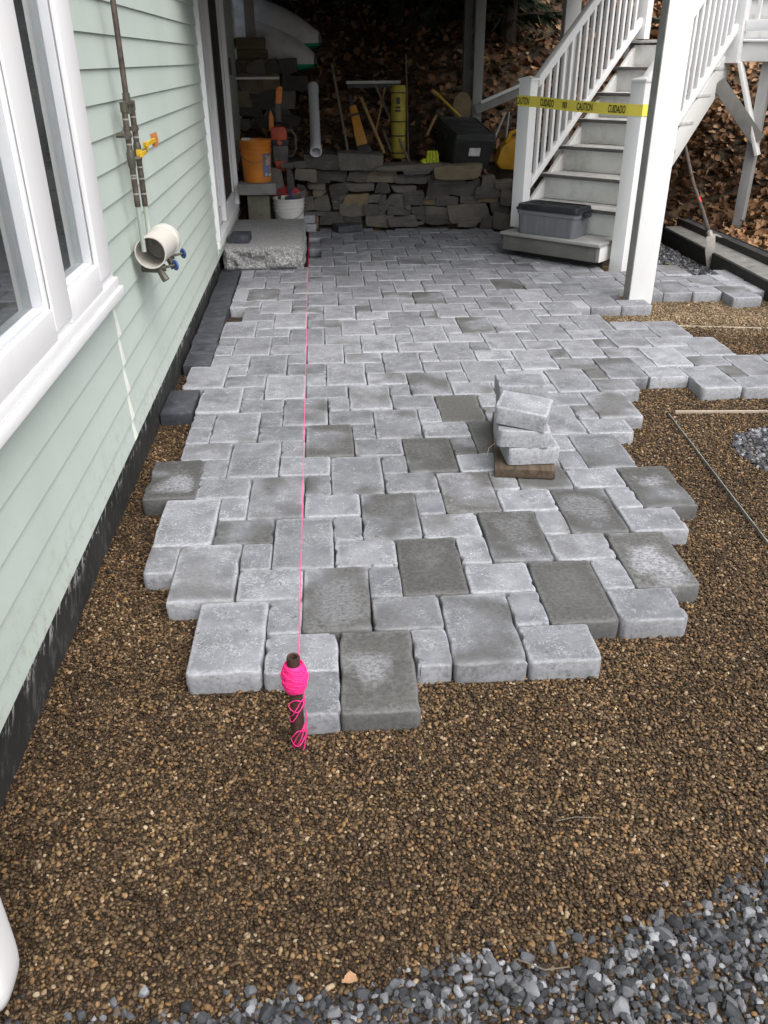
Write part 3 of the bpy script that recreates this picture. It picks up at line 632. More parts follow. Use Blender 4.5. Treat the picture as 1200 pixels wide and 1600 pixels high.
H(bx('apron_board', SIDING, None, HX - .026, HX + .006, DY0, DY1, .20, DZ0 - .034, .003))
tag(bx('wall_box', simple('dark_grey_plastic', (.06, .06, .062), .5), None, -.70, -.655, 6.74, 6.84, 1.42, 1.56, .006), 'small dark box on the siding past the sliding door', 'box')
# white corner downspout close to the camera
mb = MB(); prof = []
for z, r in ((1.4, 1), (.3, 1), (.06, 1), (0.02, .99), (-.01, .95), (-.035, .84), (-.048, .66), (-.052, .3)):
    ring = []
    for a in range(28):
        t = 2 * math.pi * a / 28; cx = abs(math.cos(t)) ** .55 * (1 if math.cos(t) > 0 else -1); cy = abs(math.sin(t)) ** .55 * (1 if math.sin(t) > 0 else -1)
        ring.append((cx * .068 * r, cy * .066 * r, z))
    prof += ring
mb.add(prof, [(i * 28 + k, i * 28 + (k + 1) % 28, (i + 1) * 28 + (k + 1) % 28, (i + 1) * 28 + k) for i in range(7) for k in range(28)] + [tuple(range(7 * 28, 8 * 28))])
ds = mb.build('downspout', WHITE, None, (-.608, -1.045, .0), smooth=True); tag(ds, 'white rounded downspout end in the near left corner', 'downspout')

# ---------------------------------------------------------------- pipes on the wall
COP = simple('weathered_copper', (0.105, 0.085, 0.072), .55, .35, 20, .3, 90, metal=.5, dirt=(.16, .20, .17), dirt_amt=.35)
PGR = simple('sage_painted_pipe', (0.36, 0.41, 0.36), .5, .1); SOLD = simple('solder_tape', (.27, .27, .25), .5, .1); BRASS = simple('dull_brass', (.22, .19, .12), .45, .2, metal=.7)
YEL = simple('yellow_lever', (.60, .40, .03), .45, .08); TAGO = simple('orange_paper_tag', (.45, .18, .06), .8, .15); BLUEH = simple('blue_handle', (.05, .10, .27), .5, .12); TEE = simple('dark_brass_tee', (.11, .105, .085), .5, .2, metal=.5)
pw = thing('water_pipes', 'paired copper water pipes with yellow lever valves on the siding', 'pipes', (-.64, 1.65, .8))
def PW(mb, name, mat, par=None, smooth=True):
    me = mb.mesh(name, mat, smooth=smooth); me.transform(Matrix.Translation((.64, -1.65, -.8))); return link(name, me, par or pw)
xp = -.635
PW(MB().tube([(xp, 1.66, 1.43), (xp, 1.66, 2.3)], .011, 10), 'riser_pipe', COP)
PW(MB().tube([(xp, 1.66, 1.36), (xp, 1.66, 1.435)], .0145, 10).tube([(xp, 1.58, 1.395), (xp, 1.745, 1.395)], .013, 10).tube([(xp, 1.585, 1.37), (xp, 1.585, 1.405)], .015, 10).tube([(xp, 1.74, 1.37), (xp, 1.74, 1.405)], .015, 10), 'tee_fitting', TEE)
for yy, zb, zm in ((1.585, 1.02, 1.20), (1.74, 1.00, 1.215)):
    PW(MB().tube([(xp, yy, zb), (xp, yy, 1.372)], .012, 10), 'branch_pipe', COP)
    PW(MB().tube([(xp, yy, .84), (xp, yy, zb)], .010, 10), 'painted_pipe', PGR)
    for z in (1.345, zm + .055, zm - .06, zb + .05, zb + .11): PW(MB().tube([(xp, yy, z - .003), (xp, yy, z + .003)], .0128, 10), 'solder_ring', SOLD)
    v = PW(MB().tube([(xp, yy, zm - .035), (xp, yy, zm - .02), (xp, yy, zm + .02), (xp, yy, zm + .035)], [.013, .0165, .0165, .013], 12).tube([(xp, yy, zm), (xp + .03, yy + .03, zm)], .008, 8), 'valve_body', TEE)
    PW(MB().box(xp + .025, xp + .033, yy + .05, yy + (.17 if yy < 1.7 else .30), zm + (.003 if yy < 1.7 else .014), zm + (.018 if yy < 1.7 else .031)).box(xp + .012, xp + .036, yy + .06, yy + .066, zm, zm + .03), 'lever', YEL, None, False)
    PW(MB().tube([(xp, yy - .02, zm + .085), (xp, yy + .03, zm + .085)], .012, 10).tube([(xp, yy + .02, zm + .085), (xp - .05, yy + .02, zm + .085)], .008), 'clamp', TEE)
PW(MB().prism([(0, 0), (.03, .008), (.034, -.03), (.024, -.055), (.004, -.048)], -.0015, .0015, lambda u, v, a: (xp + .012 + u, 2.0 + a, 1.262 + v)), 'hanging_tag', TAGO, None, False)
PVCW = m_white('old_white_pvc', (.52, .50, .46), .4)
stub = thing('pipe_sleeve', 'short open white plastic pipe stub covering the spigots', 'pipe', (-.602, 1.73, .835))
Mx = Matrix.Rotation(rad(-68), 4, 'X') @ Matrix.Rotation(rad(12), 4, 'Y')
stub.rotation_euler = (0, 0, rad(-3))
sm = MB().lathe([(.066, -.15), (.066, .10), (.071, .103), (.071, .14), (.064, .14), (.061, .135), (.061, -.15), (.066, -.15)], 36, (0, 0, 0), Matrix.Rotation(rad(-90), 4, 'X'))
sm.build('sleeve', PVCW, stub, smooth=True, angle=40)
MB().lathe([(.0, .05), (.061, .05)], 36, (0, 0, 0), Matrix.Rotation(rad(-90), 4, 'X')).build('end_plate', PVCW, stub, smooth=True)
sp = thing('hose_spigots', 'pair of brass hose spigots with blue wheel handles below the pipe stub', 'spigot', (-.62, 1.66, .755))
for dy, dz in ((0, 0), (.25, .0)):
    b = MB().tube([(-.05, dy, dz), (.01, dy, dz), (.05, dy + .01, dz)], [.016, .02, .015], 10).tube([(.02, dy, dz), (.05, dy - .015, dz - .05)], [.014, .017], 10).build('spigot_body', TEE, sp, smooth=True)
    hd = MB().tube([(.05, dy + .02, dz), (.085, dy + .05, dz)], .006, 8).build('stem', TEE, sp, smooth=True)
    hw = MB()
    for a in range(8):
        t = 2 * math.pi * a / 8; hw.tube([(0, 0, 0), (0, math.cos(t) * .018, math.sin(t) * .018)], [.004, .006], 6)
    hw.tube([(0, .019 * math.cos(2 * math.pi * a / 16), .019 * math.sin(2 * math.pi * a / 16)) for a in range(17)], .0045, 6, False)
    hw.build('wheel_handle', BLUEH, sp, (.086, dy + .052, dz), (0, 0, rad(40)), smooth=True)

# ---------------------------------------------------------------- granite step
gs = thing('granite_step', 'split faced grey granite block step below the sliding door', 'step', (-.37, 5.73, 0))
gb = bmesh.new(); bmesh.ops.create_grid(gb, x_segments=44, y_segments=14, size=1); gme = bpy.data.meshes.new('front_face')
for v in gb.verts:
    x, z = v.co.x * .33, (v.co.y + 1) * .0925 + .0; e = min(1, (1 - abs(v.co.x)) * 12) * min(1, (1 - abs(v.co.y)) * 5)
    v.co = (x, -.68 - .045 * e * (0.3 + mnoise.fractal(Vector((x * 9, z * 9, 2)), 1, 2, 5)) - .012 * e, z)
gb.to_mesh(gme); gb.free(); gme.materials.append(GRANF); gme.shade_smooth(); gme.set_sharp_from_angle(angle=rad(22)); link('front_face', gme, gs)
MB().box(-.33, .33, -.68, .68, -.05, .185).build('block', GRANT, gs, bevel=.006)
gb = bmesh.new(); bmesh.ops.create_grid(gb, x_segments=60, y_segments=10, size=1); gme = bpy.data.meshes.new('side_face')
for v in gb.verts:
    y, z = v.co.x * .68, (v.co.y + 1) * .0925; e = min(1, (1 - abs(v.co.x)) * 12) * min(1, (1 - abs(v.co.y)) * 5)
    v.co = (.331 + .022 * e * (0.5 + mnoise.fractal(Vector((y * 9, z * 9, 7)), 1, 2, 5)), y, z)
gb.to_mesh(gme); gb.free(); gme.materials.append(GRANF); gme.shade_smooth(); link('side_face', gme, gs)
tag(link('charcoal_brick', MB().box(-.08, .08, -.105, .105, 0, .066).mesh('charcoal_brick', CHAR, bevel=.004), None, (-.565, 5.31, .187), (0, 0, -.06)), 'dark charcoal brick lying on the granite step', 'brick')

# ---------------------------------------------------------------- dry stone wall
def stone_mesh(w, h, d, seed):
    R = random.Random(seed); bm = bmesh.new(); bmesh.ops.create_cube(bm, size=1); bmesh.ops.subdivide_edges(bm, edges=bm.edges[:], cuts=3, use_grid_fill=True)
    cj = {(sx, sz): (R.gauss(0, .09), R.gauss(0, .13)) for sx in (-1, 1) for sz in (-1, 1)}; off = Vector((R.random() * 50, 0, 0))
    for v in bm.verts:
        u, y, t = v.co * 2; a, b = (u + 1) / 2, (t + 1) / 2; ox = oz = 0
        for (sx, sz), (jx, jz) in cj.items():
            wt = (a if sx > 0 else 1 - a) * (b if sz > 0 else 1 - b); ox += jx * wt; oz += jz * wt
        rr = 1 - .035 * (abs(u) ** 6 * abs(t) ** 6 + (abs(u) ** 6 + abs(t) ** 6) * abs(y) ** 6 * .5)
        p = Vector(((u * rr / 2 + ox) * w, y * rr / 2 * d, (t * rr / 2 + oz) * h))
        nz = mnoise.fractal(Vector((p.x * 9, p.y * 9, p.z * 9)) + off, 1, 2, 4) * .016
        v.co = p + v.co.normalized() * nz
    me = bpy.data.meshes.new('stone'); bm.to_mesh(me); bm.free(); me.materials.append(STONE); me.shade_smooth(); me.set_sharp_from_angle(angle=rad(32)); return me
ST = '''70,10,250,80 235,0,430,85 430,55,735,80 0,35,65,62 -60,40,-2,70 0,80,105,145 110,90,178,150 180,88,272,136 278,95,388,148 392,97,528,152 528,103,683,168 688,103,742,165 565,80,692,106
740,72,975,138 745,120,885,155 65,150,165,190 100,190,168,220 176,138,274,224 276,150,408,208 408,155,495,207 498,168,640,200 690,150,830,225 830,150,948,230 945,185,1062,235 975,130,1050,200 1050,155,1155,195
95,224,188,293 40,230,95,295 195,232,262,292 210,218,254,240 262,210,378,265 380,210,448,258 450,208,480,245 484,208,572,278 572,195,672,222 572,222,592,262 592,225,678,270 678,228,740,273 742,228,870,275 870,228,970,265
1070,200,1150,270 965,235,1065,262 120,310,255,384 40,296,160,325 240,262,370,330 360,262,436,326 430,248,484,298 445,295,478,322 482,280,614,332 612,275,690,320 704,280,818,326 818,270,1025,365 1020,268,1128,320 575,268,605,290
350,325,503,388 507,328,635,384 637,322,690,360 690,330,850,378 640,360,686,382 850,360,985,388 985,330,1070,400 1065,320,1180,400 40,325,120,390 -40,80,-2,200 0,150,62,228 -50,205,40,300 -40,305,40,390 -140,60,-62,160 -150,160,-52,280 -150,280,-45,390 255,330,350,390 1150,190,1260,290 1130,270,1260,400'''
swall = thing('stone_wall', 'low dry stacked fieldstone retaining wall behind the patio', 'wall', (.9, 6.9, 0))
for i, q in enumerate(ST.split()):
    a, b, c, d = map(float, q.split(','))
    x0, x1 = -.1178 + a * .001923, -.1178 + c * .001923; z1, z0 = .729 - b * .00183, .729 - d * .00183
    R = random.Random(i); dd = .24 + .06 * R.random(); cap = z1 > .58
    yc = 6.86 + dd / 2 - .03 * R.random() - .09 * max(0, (x0 + x1) / 2 - .4) * 0.9 - (.04 if cap else 0)
    link('stone', stone_mesh((x1 - x0) * 1.05, (z1 - z0) * 1.07, dd + (.12 if cap else 0), i + 3), swall, ((x0 + x1) / 2 - .9, yc - 6.9, (z0 + z1) / 2))
MB().box(-1.4, 1.55, .14, .28, -.1, .60).build('earth_core', simple('dark_soil', (.035, .028, .02), .95, .3, 12, .6, 30), swall)
swall2 = thing('upper_stone_wall', 'taller rough stone wall in the shade beside the house corner', 'wall', (-.8, 7.85, 0))
R = random.Random(2); z = .55; k = 0
while z < 1.5:
    hgt = .09 + .09 * R.random(); x = -.75
    while x < .12:
        w = .14 + .16 * R.random(); link('stone', stone_mesh(w, hgt * 1.03, .3, 900 + k), swall2, (x + w / 2 + .45, .05 * R.random() + .1, z + hgt / 2)); x += w; k += 1
    z += hgt

# ---------------------------------------------------------------- stairs (local X = across to the right, Y = up the flight)
SA = rad(44.5); ORG = Vector((1.946, 5.665, 0)); SROT = SA - math.pi / 2
stair = thing('staircase', 'white railed wooden staircase with grey treads rising to a landing', 'staircase', ORG, SROT)
RISE, RUN, ZN = .2106, .2946, .414
def sb(name, mat, *a, bevel=.004, par=None): return bx(name, mat, par or stair, *a, bevel=bevel)
STEPM = simple('dark_grey_step', (.135, .135, .125), .7, .15, 6, .2, 40, dirt=(.2, .19, .17))
ps = sb('bottom_step', STEPM, 0.02, .94, -.325, .03, .055, .178); sb('step_board', GREYP, 0.0, .965, -.345, .04, .18, .204, par=ps); sb('step_end', WHITED, .941, .952, -.29, .03, .05, .178, par=ps)
sb('footing', simple('dark_footing', (.05, .05, .047), .9), .1, .85, -.2, .0, -.1, .054)
for k in range(1, 8):
    y0 = (k - 1) * RUN; z = ZN + (k - 1) * RISE
    sb('riser', RISER, 0.0, .935, y0 + .028, y0 + .046, z - RISE + .002, z - .030, bevel=.002)
    if k < 7: 
        t = sb('tread', GREYT, -.035, .955, y0 + .004, y0 + RUN + .027, z - .028, z); sb('nosing', GREYD, -.036, .956, y0 - .004, y0 + .003, z - .029, z - .001, par=t, bevel=.001)
def slope(z0, z1, ya, yb, m=.716): return [(ya, z0 + m * ya), (yb, z0 + m * yb), (yb, z1 + m * yb), (ya, z1 + m * ya)]
for x0 in (-.02, .915):
    MB().prism(slope(.05, .34, .05, 1.82), x0, x0 + .035, lambda u, v, a: (a, u, v)).build('stringer', WHITED, stair, bevel=.003)
def newel(x, y, z0, z1, s=.0575):
    nw = sb('newel_post', WHITE, x - s, x + s, y - s, y + s, z0, z1, bevel=.004)
    cp = MB().lathe([(s * 1.62, z1 - .012), (s * 1.62, z1 + .004), (s * .25, z1 + .022), (0.001, z1 + .022)], 4, (0, 0, 0), Matrix.Rotation(rad(45), 4, 'Z')).build('post_cap', WHITE, nw, (x, y, 0)); return nw
newel(-.012, -.03, .205, 1.39); newel(1.05, -.12, -.06, 1.395)
newel(.03, 1.86, 1.70, 2.75); newel(1.0, 1.75, 1.495, 2.75)
def flight_rail(x, ya, yb):
    for z0, z1, w, nm in ((1.305, 1.395, .055, 'hand_rail'), (.51, .585, .045, 'bottom_rail')):
        MB().prism(slope(z0, z1, ya, yb), x - w / 2, x + w / 2, lambda u, v, a: (a, u, v)).build(nm, WHITE, stair, bevel=.006)
    y = ya + .075
    while y < yb - .03:
        MB().prism([(y - .017, .58 + .716 * (y - .017)), (y + .017, .58 + .716 * (y + .017)), (y + .017, 1.31 + .716 * (y + .017)), (y - .017, 1.31 + .716 * (y - .017))], x - .016, x + .016, lambda u, v, a: (a, u, v)).build('baluster', WHITE, stair, bevel=.003)
        y += .112
flight_rail(.03, .03, 1.81); flight_rail(1.0, -.06, 1.70)
# landing
lb = sb('landing', GREYT, -.1, 2.4, 1.78, 3.1, 1.665, 1.69); sb('rim_board', WHITED, .95, 2.4, 1.79, 1.83, 1.505, 1.655, par=lb); sb('rim_board', WHITED, -.1, -.06, 1.8, 3.1, 1.505, 1.66, par=lb)
for i in range(6): sb('joist', GREYP, .1 + i * .42, .14 + i * .42, 1.835, 3.05, 1.50, 1.66, par=lb, bevel=0)
MB().tube([(1.06 + .2 * i, 1.775, 1.672 - .006 * math.sin(i)) for i in range(8)], .013, 8).build('white_conduit', WHITE, lb, smooth=True)
lr = sb('landing_rail', WHITE, 1.06, 2.4, 1.75, 1.80, 1.745, 1.83); sb('landing_top_rail', WHITE, 1.06, 2.4, 1.745, 1.805, 2.60, 2.68, par=lr)
for i in range(12): sb('baluster', WHITE, 1.13 + i * .112, 1.162 + i * .112, 1.758, 1.792, 1.832, 2.598, par=lr, bevel=.003)
for k, (z) in enumerate((1.88, 2.08)): sb('upper_riser', RISER, -.1, .93, 3.0 + k * .28, 3.03 + k * .28, z - .19, z - .03); sb('upper_tread', GREYT, -.1, .95, 2.97 + k * .28, 3.27 + k * .28, z - .028, z)
lg = sb('landing_post', GREYP, 1.235, 1.325, 1.84, 1.93, .0, 1.50); sb('landing_post', GREYP, 2.25, 2.34, 1.85, 1.94, .2, 1.50); sb('landing_post', GREYP, 0.0, .09, 2.9, 2.99, -.1, 1.50)
bar(MB(), (.95, 1.62, 1.34), (1.34, 1.815, .86),   .04, .12).build('diagonal_brace', STEPM, stair, bevel=.003)
bar(MB(), (1.06, 1.785, 1.50), (1.36, 1.815, .74), .03, .09, (0, 1, 0)).build('diagonal_brace', WHITED, stair, bevel=.003)

# ---------------------------------------------------------------- caution tape
TAPE = simple('yellow_tape', (.93, .80, .12), .4, .05, 6, .1, 25); INK = simple('black_print', (.015, .015, .015), .5, .05, 5, 0)
tape = thing('caution_tape', 'yellow caution tape stretched across the two newel posts', 'tape', ORG, SROT)
TP = [(-.074, .02, 1.232), (-.074, -.089, 1.230), (.048, -.092, 1.226), (.16, -.103, 1.222), (.34, -.124, 1.212), (.52, -.144, 1.203), (.70, -.16, 1.198), (.88, -.172, 1.194), (.99, -.181, 1.192), (1.111, -.181, 1.190), (1.113, -.08, 1.189)]
HT = .041
def tp(s):
    """point along the tape at length s"""
    for a, b in zip(TP[:-1], TP[1:]):
        A, B = Vector(a), Vector(b); L = (B - A).length
        if s <= L: return A + (B - A) * (s / L), (B - A).normalized()
        s -= L
    return Vector(TP[-1]), (Vector(TP[-1]) - Vector(TP[-2])).normalized()
mb = MB(); LN = sum((Vector(b) - Vector(a)).length for a, b in zip(TP[:-1], TP[1:]))
ks = []; acc = 0
for a, b in zip(TP[:-1], TP[1:]):
    ks.append(acc); acc += (Vector(b) - Vector(a)).length
ks.append(acc)
for i, s in enumerate(ks):
    p, t = tp(s)
    nn = Vector((t.y, -t.x, 0)).normalized(); wv = .002 * math.sin(s * 9)
    for dz, off in ((-HT, 0), (HT, 0), (HT, .001), (-HT, .001)): mb.v.append(tuple(p + Vector((0, 0, dz)) + nn * (off + wv)))
for i in range(len(ks) - 1):
    for j in range(4): mb.f.append((i * 4 + j, i * 4 + (j + 1) % 4, (i + 1) * 4 + (j + 1) % 4, (i + 1) * 4 + j)); mb.mi.append(0)
mb.build('tape_band', TAPE, tape)
def word(txt, s0, s1, hh=.0285, parent=tape):
    cu = bpy.data.curves.new(txt, 'FONT'); cu.body = txt; cu.offset = .022; cu.resolution_u = 3
    to = bpy.data.objects.new(txt, cu); COL.objects.link(to); bpy.context.view_layer.update()
    me = bpy.data.meshes.new_from_object(to.evaluated_get(bpy.context.evaluated_depsgraph_get())); bpy.data.objects.remove(to)
    xs = [v.co.x for v in me.vertices]; ys = [v.co.y for v in me.vertices]; x0, x1, y0, y1 = min(xs), max(xs), min(ys), max(ys)
    for v in me.vertices:
        p, t = tp(s0 + (v.co.x - x0) / (x1 - x0) * (s1 - s0)); nn = Vector((t.y, -t.x, 0)).normalized()
        v.co = p + Vector((0, 0, ((v.co.y - y0) / (y1 - y0) - .5) * 2 * hh)) + nn * .0035
    me.materials.clear(); me.materials.append(INK); return link('lettering', me, parent)
word('CAUTION', .105, .228); word('CUIDADO', .345, .485); word('CAUTION', .715, .865); word('CUIDADO', 1.005, 1.16)
word('III', .575, .615, .024); 

# ---------------------------------------------------------------- grey tote on the bottom step
def tote(name, label, loc, rz, L, D, Hh, body, lid, rx=0, ribs=5, tilt=None, white_label=False):
    t = thing(name, label, 'storage box', loc, rz)
    if tilt: t.rotation_euler = tilt
    def rr(l, d, r=.035, n=4):
        o = []
        for ci, (sx, sy) in enumerate(((1, 1), (-1, 1), (-1, -1), (1, -1))):
            for k in range(n + 1):
                a = math.pi / 2 * (ci + k / n); o.append((sx * (l / 2 - r) + r * math.cos(a), sy * (d / 2 - r) + r * math.sin(a)))
        return o
    def loft(secs, cap0=True, cap1=True):
        mb = MB(); n = len(rr(1, 1)); vs = []
        for l, d, z in secs: vs += [(x, y, z) for x, y in rr(l, d)]
        fs = [(i * n + k, i * n + (k + 1) % n, (i + 1) * n + (k + 1) % n, (i + 1) * n + k) for i in range(len(secs) - 1) for k in range(n)]
        if cap0: fs.append(tuple(range(n))[::-1])
        if cap1: fs.append(tuple(range((len(secs) - 1) * n, len(secs) * n)))
        return mb.add(vs, fs)
    loft([(L * .88, D * .86, 0), (L * .89, D * .87, .01), (L * .93, D * .92, Hh * .66), (L * .965, D * .955, Hh * .67), (L * .97, D * .96, Hh * .84)]).build('body', body, t, smooth=True, angle=40)
    ld = loft([(L * .985, D * .98, Hh * .80), (L * 1.0, D * 1.0, Hh * .80), (L, D, Hh * .87), (L * .965, D * .95, Hh * .885), (L * .95, D * .93, Hh * .985), (L * .92, D * .9, Hh), (L * .86, D * .8, Hh), (L * .85, D * .79, Hh * .975)]).build('lid', lid, t, smooth=True, angle=30)
    for i in range(3): MB().box(-L * .4, L * .4, -D * .3 + i * D * .27, -D * .27 + i * D * .27, Hh * .976, Hh * .995).build('lid_rib', lid, ld, bevel=.003)
    for i in range(ribs):
        x = -L * .36 + i * L * .18
        MB().add([(x, -D * .428, .012), (x + L * .05, -D * .428, .012), (x + L * .05, -D * .458, Hh * .64), (x, -D * .458, Hh * .64), (x, -D * .445, .012), (x + L * .05, -D * .445, .012), (x + L * .05, -D * .475, Hh * .64), (x, -D * .475, Hh * .64)],
                 [(0, 1, 2, 3), (4, 5, 6, 7), (0, 1, 5, 4), (1, 2, 6, 5), (2, 3, 7, 6), (3, 0, 4, 7)]).build('rib', body, t)
    for sx in (-1, 1): MB().box(sx * L * .485 - .012, sx * L * .485 + .02 * (sx + 1) , -.05, .05, Hh * .68, Hh * .80).build('handle', lid, t, bevel=.006)
    if white_label: MB().box(-L * .13, L * .13, -D * .487, -D * .478, Hh * .45, Hh * .66).build('paper_label', simple('white_label_paper', (.6, .6, .58), .7, .15, 20), t)
    return t
GT = simple('grey_plastic', (.155, .165, .18), .42, .08, 4, .05, 30, dirt=(.2, .2, .2), dirt_amt=.3); BT = simple('black_plastic', (.017, .019, .024), .4, .15, 5, .08, 40, dirt=(.12, .12, .12), dirt_amt=.35); DT = simple('charcoal_plastic', (.035, .037, .04), .45, .15, 5, .05, 30)
tloc = ORG + Matrix.Rotation(SROT, 3, 'Z') @ Vector((.415, -.165, 0)); tloc.z = .205
tote('storage_tote', 'grey plastic storage tote with black lid on the bottom stair step', tloc, SROT + rad(2), .60, .30, .245, GT, BT)
tote('dark_tote', 'charcoal plastic tote with paper label tilted on the stone wall', (1.60, 7.15, .60), 0, .46, .62, .36, DT, DT, tilt=(rad(14), rad(3), rad(14)), white_label=True, ribs=0)

# ---------------------------------------------------------------- deck overhead and its posts
deck = thing('deck', 'raised wooden deck above the patio on tall posts', 'deck', (1, 6, 2.6))
def db(name, mat, x0, x1, y0, y1, z0, z1, bevel=.004): return bx(name, mat, deck, x0 - 1, x1 - 1, y0 - 6, y1 - 6, z0 - 2.6, z1 - 2.6, bevel)
WOODD = m_wood('deck_wood', (.12, .10, .08), (.20, .17, .135))
for i in range(26): db('deck_board', WOODD, -.68 + i * .142, -.543 + i * .142, 3.65, 11.0, 2.46, 2.49, 0)  # boards run on unseen over the bank to cut its sky light
for i in range(17): db('joist', WOODD, -.68, 2.98, 3.70 + i * .44, 3.74 + i * .44, 2.26, 2.458, 0)
db('beam', WOODD, -.6, 2.7, 3.80, 3.92, 2.10, 2.258, 0); db('beam', WOODD, -.6, 2.8, 7.52, 7.64, 2.13, 2.258, 0)
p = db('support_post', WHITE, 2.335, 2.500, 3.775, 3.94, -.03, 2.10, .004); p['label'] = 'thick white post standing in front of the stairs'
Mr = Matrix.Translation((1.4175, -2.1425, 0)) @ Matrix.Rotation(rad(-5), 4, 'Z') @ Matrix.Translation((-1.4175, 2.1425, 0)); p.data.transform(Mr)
q_ = bx('side_face', simple('shaded_side_grey', (.33, .335, .32), .75, .15, 6, .2, 40), p, 1.331, 1.3335, -2.222, -2.065, -2.62, -.51, 0); q_.data.transform(Mr)  # thin grey strip paints the shade on the post's left face
p2 = db('support_post', GREYP, 1.775, 1.875, 7.56, 7.66, .6, 2.13, .004); p2['label'] = 'grey post behind the dark tote'
db('support_post', GREYD, 1.68, 1.765, 7.66, 7.75, .6, 2.25, .004)
p3 = db('support_post', WHITED, 2.64, 2.79, 7.35, 7.5, .4, 2.25, .004); p3['label'] = 'white post behind the stair handrail'
a, b = Vector((1.80, 7.50, 1.07)) - Vector((1, 6, 2.6)), Vector((2.42, 7.42, 1.31)) - Vector((1, 6, 2.6))
bar(MB(), a, b, .04, .09, (0, 0, 1)).build('diagonal_board', GREYP, deck, bevel=.003)
bar(MB(), a + Vector((.05, -.03, .07)), b + Vector((0, -.03, .06)), .05, .03).build('diagonal_rail', WHITE, deck, bevel=.003)

# ---------------------------------------------------------------- kerb, drain channel, mattock
kerb = tag(MB().prism([(0, -.1), (.215, -.1), (.215, .085), (0, .08)], 3.0, 6.2, lambda u, v, a: (3.47 + u + (a - 5) * .03, a, v)).build('kerb', simple('kerb_concrete', (.16, .16, .15), .85, .2, 8, .4, 60, dirt=(.06, .06, .055), dirt_amt=.6), bevel=.012), 'concrete kerb edging between crushed stone and leaves', 'kerb')
MB().prism([(-.012, -.1), (-.003, -.1), (-.003, .068), (-.012, .07)], 3.0, 6.2, lambda u, v, a: (3.47 + u + (a - 5) * .03, a, v)).build('tar_coating', simple('kerb_tar', (.02, .02, .019), .8, .3, 15, .4, 50, dirt=(.08, .08, .07)), kerb)
dr = thing('drain_channel', 'black slotted plastic drain channel lying along the kerb', 'drain', (3.72, 5, .02))
BLKP = simple('black_drain_plastic', (.02, .02, .02), .45, .2)
for x in (-.055, .045): bx('side_rail', BLKP, dr, x, x + .012, -2, 1.3, 0, .12, .002)
bx('channel_floor', BLKP, dr, -.04, .04, -2, 1.3, 0, .01, 0)
sl = MB()
for i in range(150): sl.box(-.042, .044, -1.99 + i * .0219, -1.981 + i * .0219, .095, .115)
o = sl.build('grate_bars', simple('grey_grate', (.05, .05, .05), .5, .2), dr); o['kind'] = 'stuff'
mt = thing('mattock', 'mattock with worn black and red taped handle leaning on the stairs', 'mattock', (3.45, 5.0, 0))
HND = simple('worn_tool_handle', (.055, .045, .04), .6, .4, 12, .3, 60, dirt=(.2, .13, .08)); REDT = simple('red_tape', (.5, .03, .03), .5); STEEL = simple('worn_steel', (.24, .23, .21), .5, .2, 20, .3, 60, metal=.3, dirt=(.2, .15, .1))
MB().tube([(.0, .06, .20), (-.01, .25, .36), (-.02, .52, .56), (-.03, 1.17, 1.17)], [.019, .017, .015, .017], 10).build('handle', HND, mt, smooth=True)
MB().tube([(-.012, .34, .425), (-.013, .385, .458)], .018, 10).build('tape_ring', REDT, mt, smooth=True); MB().tube([(-.03, 1.12, 1.123), (-.03, 1.18, 1.18)], .0185, 10).build('tape_ring', REDT, mt, smooth=True)
hd = MB().tube([(0, .03, .175), (0, .085, .225)], [.028, .026], 10)
hd.add([(-.05, .02, .20), (.02, .0, .21), (.03, .03, .17), (-.03, .05, .17), (-.018, -.03, -.06), (.012, -.03, -.06), (.012, -.022, -.06), (-.018, -.022, -.06), (-.055, -.02, .08), (.03, -.025, .08), (.03, .0, .08), (-.05, .0, .08)],
       [(0, 1, 9, 8), (1, 2, 10, 9), (2, 3, 11, 10), (3, 0, 8, 11), (8, 9, 5, 4), (9, 10, 6, 5), (10, 11, 7, 6), (11, 8, 4, 7), (0, 3, 2, 1), (4, 5, 6, 7)])
hd.tube([(0, .05, .2), (.06, .07, .2), (.11, .06, .18)], [.02, .014, .005], 6)
hd.build('head', STEEL, mt, bevel=.003)

# ---------------------------------------------------------------- screed rails on the gravel
ALU = simple('galvanised_strip', (.24, .25, .23), .5, .2, 20, .1, metal=.4)
tag(bar(MB(), (1.845, 1.75, -.054), (1.70, .10, -.054), .0045, .014).build('screed_rail', ALU), 'thin metal screed rail lying in the gravel on the right', 'rail')
tag(bar(MB(), (1.90, 1.80, -.061), (2.75, 1.73, -.061), .014, .012).build('screed_rail', simple('dusty_strip', (.33, .28, .22), .8)), 'pale dusty screed strip half buried near the right edge', 'rail')
tag(bar(MB(), (2.42, 3.33, -.064), (3.35, 3.15, -.064), .02, .012).build('screed_rail', simple('dusty_strip', (.33, .28, .22), .8)), 'buried screed strip in the gravel beyond the right pavers', 'rail')

# ---------------------------------------------------------------- stack of pavers on boards
def loose(label, k, loc, rot, dm=(0, .2), tone=.75, group=None, name='loose_paver', seed=0):
    me = paver_mesh(*PSZ[k], 7000 + seed, .075); o = link(name, me, None, loc, rot); o.color = (*dm, tone, 1); return tag(o, label, 'paver', group)
TIM = m_wood('rough_timber', (.045, .032, .022), (.11, .082, .058), 6, .85, 1)
tag(bx('timber_board', TIM, None, -.125, .125, -.32, .32, 0, .038, .003, None, (.975, 1.30, .004), (0, 0, rad(-10))), 'rough timber board under the small stack of pavers', 'board')
loose('bottom paver of the front stack on the timber board', 'M', (.962, 1.115, .121), (0, 0, .0), seed=1)
loose('middle paver of the front stack on the timber board', 'M', (.926, 1.12, .198), (rad(1), rad(2), rad(-5)), seed=2, tone=.8)
loose('topmost paver of the front stack, set askew', 'M', (.932, 1.13, .284), (rad(4), rad(5), rad(-22)), seed=3, tone=1)
